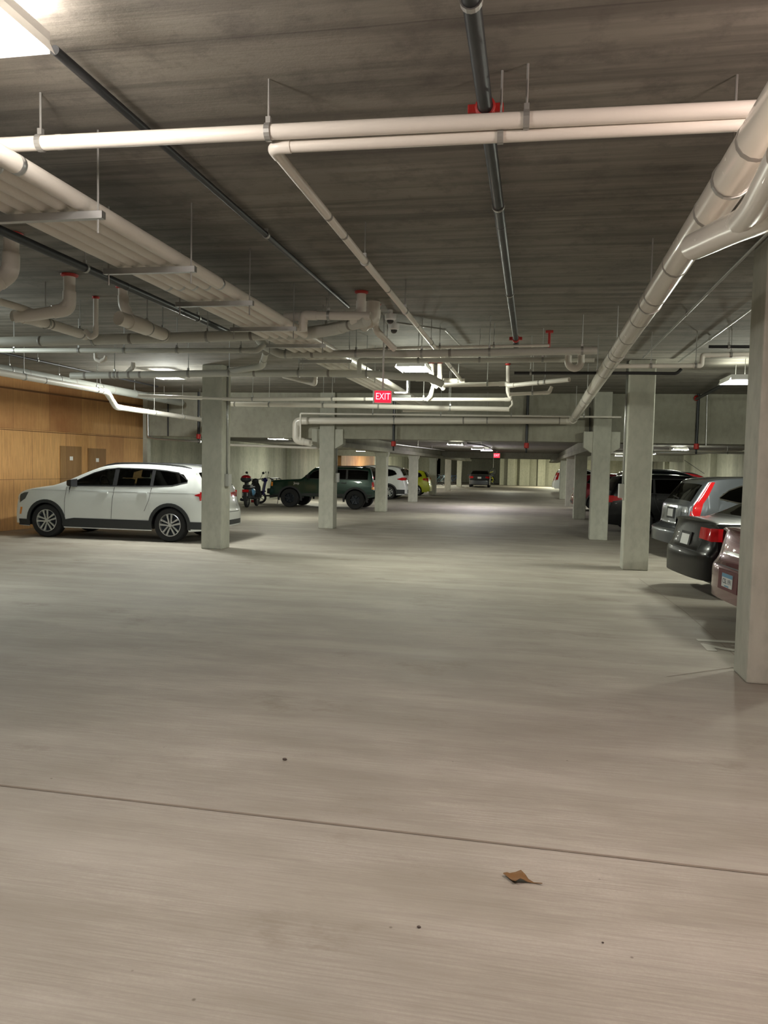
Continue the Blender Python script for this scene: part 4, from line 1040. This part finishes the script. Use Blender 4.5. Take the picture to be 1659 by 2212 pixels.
m.build('crease_shade_line', pm('crease_shade_grey', (.55, .57, .57), .4), c.R)  # grey strip paints the shade line of the body crease

# ---- dark green boxy four-by-four
def boxy(**k):
    o = [(0, .48), (0, .62), (.03, .66), (.05, .98), (.12, 1.04), (1.2, 1.10), (1.32, 1.12), (1.73, 1.51), (1.88, 1.57), (2.6, 1.60), (3.9, 1.59), (4.02, 1.55), (4.13, 1.12), (4.15, .72), (4.24, .70), (4.24, .50)]
    d = dict(L=4.24, W=1.78, H=1.66, belt=1.10, roofw=.86, outline=o, ws=(1.36, 1.76), rw=(4.0, 4.12), axles=(.86, 3.44), arch=.42, wr=.36, ww=.26, rimr=.19, spokes=6, dbl=False, rimmat=M_dkrim, winset=-.05,
             wkey='jeepw', sill=[(0, .46), (.6, .44), (4.0, .44), (4.24, .5)], ef=.03, er=.03, fcrown=.04, rcrown=.04, crown=.03,
             windows=[dict(bot=[(1.55, 1.12), (2.35, 1.12)], top=[(1.55, 1.16), (1.84, 1.46), (2.35, 1.49)]), dict(bot=[(2.43, 1.12), (3.05, 1.12)], top=[(2.43, 1.49), (3.05, 1.49)]),
                      dict(bot=[(3.13, 1.12), (3.92, 1.12)], top=[(3.13, 1.49), (3.86, 1.47), (3.92, 1.45)])],
             seams=[[(1.45, 1.1), (1.42, .5)], [(2.39, 1.1), (2.39, .5)], [(3.1, 1.1), (3.0, .8)]], handles=[(2.22, .98), (2.98, .98)], handlemat=M_black, mirror=(1.6, 1.18), seats=(2.2, 3.0))
    d.update(k); return d
fw, rw_ = az(627, 1095), az(765, 1101)
s_ = boxy(H=1.60, paint=paint('dark_green_paint', (.004, .036, .022), .3, .3), clad=.07, cladz=.56, rails=(2.3, 3.9), glass=M_gdark, scale=1.0)
c = Car('four_by_four', 'dark green boxy four-by-four on large off-road tyres, nose to the scooters', 'car', s_, ((fw.x+rw_.x)/2-.03, (fw.y+rw_.y)/2+.93, 0), PI-.0)
c.lamp('tail_lamp', M_tailb, side=([(4.07, 1.04), (4.13, 1.04)], [(4.07, .86), (4.13, .86)]), rear=([(.74, 1.04), (.86, 1.04)], [(.74, .86), (.86, .86)]))
c.lamp('rear_indicator', M_amber, side=([(4.07, .86), (4.13, .86)], [(4.07, .76), (4.13, .76)]), rear=([(.74, .86), (.86, .86)], [(.74, .76), (.86, .76)]))
c.lamp('front_indicator', M_amber, side=([(.1, .96), (.17, .96)], [(.1, .80), (.17, .80)]))
c.badge('Jeep', 1.12, .93, 1, .13, M_plate)
MB().box(-.1, .06, -.84, .84, .50, .70, Matrix.Translation((2.14, 0, 0))).box(-.1, .08, -.84, .84, .50, .68, Matrix.Translation((-2.16, 0, 0))).build('bumper', M_black, c.R, bevel=.03)
MB().tube([(2.05, -.5, 1.02), (2.2, -.5, 1.08), (2.2, .5, 1.08), (2.05, .5, 1.02)], .02, 8).tube([(2.2, -.3, .7), (2.2, -.3, 1.08)], .02, 8).tube([(2.2, .3, .7), (2.2, .3, 1.08)], .02, 8).build('bull_bar', M_black, c.R, True)

# ---- white SUV with black lower bumper, tail showing between two columns
p = ay(878, 1078, 37.6); print('W', az(878, 1078), az(884, 1072), az(928, 1071))
s_ = suv_spec(L=4.6, H=1.68, W=1.85, paint=MC['white_car_paint'], clad=.07, cladz=.50, rails=(2.0, 4.1), railmat=M_galv, seats=(), glass=M_gdark, wkey='suvw2', rimmat=M_rim, spokes=5)
c = Car('suv', 'white SUV with sharp red tail lamps behind the third left column', 'car', s_, (p.x-2.25, p.y+.95, 0), PI)
c.lamp('tail_lamp', M_tail, side=([(4.05, 1.02), (4.3, 1.10), (4.44, 1.10)], [(4.05, 1.00), (4.3, .95), (4.46, .96)]), rear=([(.35, 1.08), (.82, 1.10)], [(.35, 1.03), (.82, .95)]))
c.plate(.88, back=.5)
# ---- red SUV just beyond it
p = ay(886, 1072, 40.1)
s_ = suv_spec(L=4.5, H=1.62, W=1.82, paint=paint('red_paint', (.30, .008, .012), .3, .3), clad=.05, cladz=.36, seats=(), glass=M_gdark)
c = Car('suv', 'red car wedged between the white SUV and the lime hatchback, barely visible', 'car', s_, (p.x-2.2, p.y+1.0, 0), PI)
c.lamp('tail_lamp', M_tailb, side=([(4.0, 1.12), (4.3, 1.12)], [(4.0, .95), (4.35, .90)]), rear=([(.4, 1.1), (.82, 1.12)], [(.4, .92), (.82, .9)]))
# ---- lime green hatchback
p = ay(928, 1071, 43.0)
s_ = suv_spec(L=3.64, H=1.50, W=1.62, paint=paint('lime_green_paint', (.50, .56, .015), .1, .3), seats=(), glass=M_gdark, wkey='limew', wr=.31, rimr=.23, spokes=5, arch=.34, rimmat=M_rim, er=.16)
c = Car('hatchback', 'lime green small hatchback with red tail lamps', 'car', s_, (p.x-1.82, p.y+.75, 0), PI)
c.lamp('tail_lamp', M_tail, side=([(3.24, .98), (3.5, 1.02)], [(3.24, .90), (3.52, .82)]), rear=([(.45, 1.0), (.70, 1.02)], [(.45, .85), (.70, .82)]))
# ---- grey sedan far down the aisle, facing away
a, b = az(1010, 1053), az(1056, 1053)
s_ = sedan_spec(L=4.55, H=1.44, W=1.78, paint=paint('dark_grey_paint', (.085, .09, .10), .7, .3), mirmat=MC['dark_grey_paint'], glass=M_gdark, seats=())
s_['scale'] = 1.0
c = Car('sedan', 'dark grey sedan parked at the far end of the aisle, tail towards the camera', 'car', s_, ((a.x+b.x)/2, (a.y+b.y)/2+2.2, 0), PI/2+.03)
c.lamp('tail_lamp', M_tailb, rear=([(.52, .93), (.82, .92)], [(.50, .78), (.82, .76)]), side=([(4.2, .92), (4.42, .93)], [(4.2, .82), (4.44, .76)]))
c.plate(.80, back=.42)

# ---- cars of the right bay, noses to the right wall
TH = .12
# grey crossover with tall vertical lamps
p = place(1413, 1188)
s_ = suv_spec(L=4.58, H=1.62, W=1.82, paint=paint('blue_grey_paint', (.20, .22, .25), .75, .28), seats=(), glass=M_gdark, er=.10, rcrown=.16, pillar_paint=False, clad=None, framemat=M_chrome, rails=None)
s_['windows'] = s_['windows'][:2]+[dict(bot=[(3.24, 1.12), (3.6, 1.14), (3.74, 1.19)], top=[(3.24, 1.45), (3.45, 1.40), (3.66, 1.29), (3.74, 1.21)])]
s_['outline'] = [(0, .28), (0, .45), (.02, .62), (.06, .80), (.16, .95), (.42, 1.03), (.9, 1.09), (1.17, 1.13), (1.85, 1.48), (2.2, 1.58), (2.7, 1.62), (3.4, 1.61), (3.85, 1.57), (4.02, 1.50), (4.28, 1.12), (4.36, 1.04), (4.38, .72), (4.40, .64), (4.58, .57), (4.58, .40), (4.58, .30)]
s_['rw'] = (4.03, 4.27)
cr = Car('suv', 'blue-grey SUV with tall red tail lamps up its rear pillar and a thin roof antenna', 'car', s_, (p.x+2.20, p.y-.72, 0), TH+.02)
cr.lamp('tail_lamp', M_tailb, side=([(3.80, 1.50), (3.95, 1.22), (4.06, 1.08), (4.12, .82)], [(3.90, 1.50), (4.10, 1.22), (4.24, 1.08), (4.30, .82)]), only=-1, off=.012)
cr.lamp('tail_lamp', M_tailb, side=([(3.80, 1.50), (3.97, 1.22), (4.08, 1.08), (4.12, .82)], [(3.90, 1.50), (4.09, 1.22), (4.2, 1.08), (4.2, .82)]), only=1)
cr.lamp('reverse_lamp', M_clear, rear=([(.60, 1.02), (.82, 1.03)], [(.58, .92), (.82, .92)]), only=-1)
cr.plate(.87, back=.42)
cr.lamp('garnish', M_chrome, rear=([(0, 1.02), (.34, 1.02)], [(0, .985), (.34, .985)]))
MB().tube([cr.loc(3.75, 0, 1.66), cr.loc(4.15, 0, 1.92)], .005, 6).build('roof_antenna', M_black, cr.R)
MB().tube([cr.loc(4.26, -.1, 1.16), cr.loc(4.22, .35, 1.20)], .012, 6).build('rear_wiper', M_black, cr.R)
# black sedan
p = place(1445, 1258)
s_ = sedan_spec(L=4.63, H=1.46, W=1.79, paint=pm('black_paint', (.003, .003, .004), .3, 0, .22, spec=.3), rcrown=.22, glass=M_gdark)
s_['scale'] = .98
bs = Car('sedan', 'black sedan with wide red tail lamps in front of the blue-grey SUV', 'car', s_, (p.x+2.22, p.y-.50, 0), TH+.03)
bs.lamp('tail_lamp', M_tail, only=-1, side=([(3.93, .955), (4.15, .97), (4.5, .975)], [(4.00, .85), (4.15, .80), (4.5, .80)]), rear=([(.42, .97), (.92, .975)], [(.46, .82), (.92, .80)]), off=.01)
bs.plate(.76, back=.40)
# maroon sedan
p = place(1536, 1318)
s_ = sedan_spec(L=4.75, H=1.46, W=1.80, paint=paint('maroon_paint', (.13, .010, .022), .5, .25), rcrown=.24, glass=M_gdark, recess=pm('deep_maroon', (.10, .002, .012), .35))
ma = Car('sedan', 'maroon sedan with a blue-topped licence plate, mostly behind the nearest column', 'car', s_, (p.x+2.31, p.y-.70, 0), TH)
ma.plate(.50, 'CSL 191', blue=True, back=.56)
ma.lamp('tail_lamp', pm('grey_lamp', (.12, .09, .10), .1, .4, coat=1.), only=-1, side=([(4.15, .93), (4.6, .96)], [(4.2, .80), (4.6, .78)]), rear=([(.5, .96), (.86, .96)], [(.52, .80), (.88, .78)]))
ma.lamp('garnish', M_chrome, rear=([(0, .80), (.45, .80)], [(0, .76), (.45, .76)]))
# black crossover behind the corbelled column and the near column
p = place(1300, 1148)
s_ = suv_spec(L=4.6, H=1.62, W=1.84, paint=MC['black_paint'], glass=M_gdark, rcrown=.18, rimmat=M_dkrim, wkey='dkw')
bk = Car('suv', 'black car with a red tail lamp between the corbelled column and the grey SUV', 'car', s_, (p.x+2.15, p.y+.3, 0), TH*.5)
bk.lamp('tail_lamp', M_tailb, side=([(4.0, .98), (4.45, 1.02)], [(4.04, .92), (4.47, .84)]), rear=([(.5, 1.02), (.86, 1.02)], [(.5, .90), (.86, .84)]))
s_ = sedan_spec(L=4.6, H=1.50, W=1.82, paint=paint('silver_paint', (.52, .55, .56), .7, .25), glass=M_gdark, seats=())
Car('sedan', 'silver car with pale roof beyond the black car', 'car', s_, (p.x+3.0, p.y+3.0, 0), TH*.5)
s_ = suv_spec(L=4.6, H=1.74, W=1.84, paint=paint('dark_blue_paint', (.01, .018, .03), .4, .25), glass=M_gdark, seats=(), rails=(2., 4.1))
Car('suv', 'dark blue SUV with roof rails behind the silver car', 'car', s_, (p.x+2.9, p.y+5.9, 0), .03)
s_ = suv_spec(L=4.5, H=1.68, W=1.8, paint=MC['red_paint'], glass=M_gdark, seats=(), rails=(2., 4.1))
Car('suv', 'red car whose roof shows above the silver one', 'car', s_, (5.8, p.y+8.6, 0), .0)
p = place(1229, 1101)
s_ = suv_spec(L=4.5, H=1.55, W=1.8, paint=paint('dark_red_paint', (.16, .006, .015), .4, .25), glass=M_gdark, seats=(), clad=.04, cladz=.4)
c = Car('suv', 'dark red car with its tail showing between two distant right columns', 'car', s_, (p.x+2.3, p.y-.1, 0), 0)
c.lamp('tail_lamp', M_tail, rear=([(.5, 1.0), (.84, 1.0)], [(.5, .82), (.84, .8)]), side=([(4.1, .98), (4.34, 1.)], [(4.1, .86), (4.36, .82)]))
p = place(1191, 1062)
s_ = suv_spec(L=4.8, H=1.75, W=1.88, paint=MC['white_car_paint'], glass=M_gdark, seats=())
c = Car('suv', 'white vehicle with a tall red tail lamp at the far right end', 'car', s_, (p.x+2.4, p.y-.2, 0), 0)
c.lamp('tail_lamp', M_tail, rear=([(.62, 1.45), (.90, 1.45)], [(.62, .85), (.92, .85)]), side=([(4.3, 1.40), (4.5, 1.40)], [(4.4, .9), (4.62, .9)]))

# ------------------------------------------------------------------ scooters
def two_wheel(me_r, r, parts, x):
    pass
def scooter(label, loc, rz, main, side, seat, topcase=None, tall=1.):
    R = empty('motor_scooter', loc, rz); tag(R, label, 'motor scooter', 'scooters parked by the left wall')
    for x in (-.60, .62):
        o = MB().lathe([(.16, -.05), (.21, -.055), (.245, -.03), (.25, 0), (.245, .03), (.21, .055), (.16, .05)], (x, 0, .25), (0, 1, 0), 26).build('wheel', M_tyre, R, True)
        q = MB().lathe([(.165, -.03), (.15, -.03), (.15, .03), (.165, .03)], (x, 0, .25), (0, 1, 0), 20)
        for k in range(5):
            a = 2*PI*k/5; q.tube([(x, 0, .25), (x+.16*math.cos(a), 0, .25+.16*math.sin(a))], .016, 6)
        q.build('rim', M_galv, o, True)
    # leg shield with a curved front, floor board, rear body
    m = MB(); n = 9
    prof = [(.52, .36), (.50, .55), (.47, .75), (.42, .92), (.36, 1.00)]
    vs = []; fs = []
    for (x, z) in prof:
        for k in range(n):
            u = -1+2*k/(n-1); wv = .20 if z < .9 else .13
            vs.append((x+.07*(1-u*u), u*wv, z))
        for k in range(n):
            u = -1+2*k/(n-1); vs.append((x-.03+.04*(1-u*u), u*(.20 if z < .9 else .13)*.98, z))
    W2 = 2*n
    for i in range(len(prof)-1):
        for k in range(n-1):
            fs.append((i*W2+k, i*W2+k+1, (i+1)*W2+k+1, (i+1)*W2+k)); fs.append((i*W2+n+k, i*W2+n+k+1, (i+1)*W2+n+k+1, (i+1)*W2+n+k))
        for k in (0, n-1): fs.append((i*W2+k, i*W2+n+k, (i+1)*W2+n+k, (i+1)*W2+k))
    m.add(vs, fs).build('leg_shield', main, R, True)
    MB().sphere((.44, 0, .98), .13, 14, .9, 1., .75).build('headset', main, R, True)
    MB().box(-.16, .50, -.17, .17, .30, .36).build('floorboard', M_black, R, bevel=.02)
    m = MB(); m.sphere((-.42, 0, .55), .34, 18, 1.15, .52, .62).box(-.75, -.12, -.14, .14, .36, .66)
    m.build('rear_body', side, R, True)
    MB().box(-.70, -.05, -.15, .15, .70, .80).box(-.68, -.30, -.14, .14, .78, .85).build('seat', seat, R, bevel=.035)
    MB().tube([(.62, 0, .25), (.60, .07, .34), (.50, .05, .6), (.42, 0, .95)], .025, 8).box(.40, .82, -.07, .07, .49, .53).build('fork', M_black, R, bevel=.008)
    MB().tube([(.32, -.34, 1.08), (.38, -.2, 1.05), (.42, 0, 1.03), (.38, .2, 1.05), (.32, .34, 1.08)], .016, 8).build('handlebar', M_black, R, True)
    for sg in (-1, 1):
        m = MB().tube([(.38, sg*.2, 1.05), (.36, sg*.30, 1.26)], .008, 6); m.sphere((.36, sg*.33, 1.29), .055, 12, .35, 1, .9); m.build('mirror', M_black, R, True)
    MB().sphere((.56, 0, .99), .075, 12, .5, 1, 1).build('headlamp', M_clear, R, True)
    MB().box(-.80, -.74, -.12, .12, .58, .68).build('tail_lamp', M_tail, R, bevel=.015)
    MB().box(-.83, -.80, -.09, .09, .44, .56).build('licence_plate', M_plate, R)
    MB().box(-.84, -.74, -.08, .08, .26, .58).build('mudguard', M_black, R, bevel=.02)
    MB().tube([(-.15, .05, .3), (-.45, .17, .26), (-.72, .18, .30)], [.02, .045, .055], 10).build('exhaust', M_dkrim, R, True)
    MB().tube([(-.1, .1, .3), (-.05, .24, .015)], .012, 6).build('side_stand', M_black, R)
    if topcase:
        for sg in (-1, 1): MB().sphere((-.30, sg*.15, .58), .19, 14, 1.2, .35, .75).build('side_panel', paint('light_blue_plastic', (.16, .42, .72), 0, .3), R, True)
        MB().sphere((-.72, 0, 1.06), .21, 16, 1.0, 1.0, .62).build('top_case', M_blk2, R, True)
        MB().sphere((-.72, 0, 1.11), .19, 16, 1.0, 1.0, .60).build('case_lid', topcase, R, True)
        MB().box(-.75, -.55, -.05, .05, .82, .95).build('case_bracket', M_black, R)
    return R
p = az(518, 1096)
scooter('black and light blue scooter with a red and black top case, tail to the camera', (p.x+.24, p.y+.62, 0), 1.62, M_blk2, M_blk2, M_black, paint('red_gloss', (.45, .01, .02), 0, .2))
p = az(554, 1088)
scooter('deep blue scooter beside the nose of the dark green four-by-four', (p.x+.66, p.y+.45, 0), PI+.5, paint('deep_blue_paint', (.012, .012, .16), .2, .2), MC['deep_blue_paint'], M_black)
# jug by the wall between the scooters
p = az(549, 1086)
R = empty('jug', (p.x, p.y, 0)); tag(R, 'small white jug with a red patch on the floor between the two scooters', 'container')
MB().box(-.13, .13, -.1, .1, 0, .30).tube([(-.05, 0, .30), (-.05, 0, .36)], .04, 10).build('body', M_whitep, R, bevel=.03)
MB().box(-.10, .13, -.105, -.10, .02, .12).build('red_label', MC['red_gloss'], R)

# ------------------------------------------------------------------ bicycles at the far end
def bicycle(label, loc, rz, col, tilt=0., hang=False):
    R = empty('bicycle', loc, rz); R.rotation_euler = (tilt, -PI/2 if hang else 0, rz); tag(R, label, 'bicycle', 'bicycles stored at the far end')
    for x in (-.52, .52):
        pts = [(x+.34*math.cos(2*PI*k/26), 0, .35+.34*math.sin(2*PI*k/26)) for k in range(26)]
        o = MB().tube(pts, .022, 6, closed=True).build('wheel', M_tyre, R)
        q = MB()
        for k in range(10):
            a = 2*PI*k/10; q.tube([(x, 0, .35), (x+.33*math.cos(a), 0, .35+.33*math.sin(a))], .004, 4)
        q.build('spokes', M_galv, o)
    f = MB()
    for a, b in (((-.52, .35), (-.12, .32)), ((-.52, .35), (-.20, .78)), ((-.12, .32), (-.24, .92)), ((-.12, .32), (.34, .78)), ((-.20, .80), (.36, .86)), ((.52, .35), (.34, .92))):
        f.tube([(a[0], 0, a[1]), (b[0], 0, b[1])], .022, 8)
    f.build('frame', col, R, True)
    MB().tube([(.40, -.28, .98), (.36, -.1, .95), (.36, .1, .95), (.40, .28, .98)], .014, 6).tube([(.34, 0, .9), (.36, 0, .96)], .014, 6).build('handlebar', M_black, R)
    if hang: MB().tube([(.86, 0, .35), (1.79, 0, .35)], .02, 6).build('wall_hook', M_galv, R)
    MB().sphere((-.26, 0, .94), .12, 10, 1.1, .6, .3).build('saddle', M_black, R, True)
bk_cols = [pm('bike_black', (.02, .02, .03), .4), pm('bike_teal', (.03, .10, .12), .4), pm('bike_grey', (.3, .32, .34), .4), pm('bike_blue', (.02, .05, .12), .4)]
labs = ['black bicycle, leftmost of those parked far down the left bay', 'teal bicycle second from the left far down the left bay', 'grey bicycle just left of the slim distant column', 'dark blue bicycle between the two farthest left columns']
for k, px in enumerate((946, 953, 963, 979)):
    q = ay(px, 1047, 68+1.2*k); bicycle(labs[k], (q.x, q.y, 0), .25+.1*k, bk_cols[k], .08)
yy = YF+1.5
q = ay(1067, 1040, yy)
for k, (dx, lab) in enumerate(((-.9, 'dark bicycle right of the far grey sedan, leftmost of the recess'), (-.3, 'black bicycle in the dark recess behind the yellow frame'))):
    bicycle(lab, (q.x+dx, yy+.8, 0), 1.1+.3*k, bk_cols[k], .05)
q = ay(1072, 1012, 75.6)
bicycle('bright yellow bicycle hung upright at the right edge of the dark recess', (q.x+.05, 75.6, .75), 0, pm('bike_yellow', (.80, .78, .06), .4), 0, True)

# ------------------------------------------------------------------ litter on the floor
lp = az(1127, 1902)
Lm = MB(); n = 11; vs = []; fs = []
pr = [(-.078, .004), (-.066, .010), (-.055, .022), (-.035, .034), (-.015, .040), (.0, .034), (.012, .020), (.025, .010), (.05, .004), (.085, .003)]
for i, (x, hw) in enumerate(pr):
    for k in range(5):
        u = -1+k/2; vs.append((x, u*hw*(1+.25*math.sin(i*2.1)), .004+.012*abs(u)*(hw/.04)+.006*math.sin(i*1.3+1)))
for i in range(len(pr)-1):
    for k in range(4): fs.append((i*5+k, i*5+k+1, (i+1)*5+k+1, (i+1)*5+k))
o = Lm.add(vs, fs).build('dry_leaf', pm('dry_leaf_brown', (.17, .085, .025), .7), None, True)
o.modifiers.new('s', 'SOLIDIFY').thickness = .0015
o.location = (lp.x, lp.y, .002); o.rotation_euler = (0, 0, -.22); tag(o, 'curled brown dead leaf lying on the concrete floor in the foreground', 'leaf')
for (px, py, r, lab) in ((905, 2004, .007, 'small dark pebble on the foreground floor'), (615, 1642, .012, 'small dark chip of debris on the floor beyond the joint'), (1302, 2037, .004, 'tiny brown crumb on the floor at lower right')):
    q = az(px, py); o = MB().sphere((0, 0, 0), r, 8, 1.2, .8, .6).build('pebble', pm('dark_stone', (.08, .06, .05), .8), None, True)
    o.location = (q.x, q.y, r*.5); tag(o, lab, 'pebble')
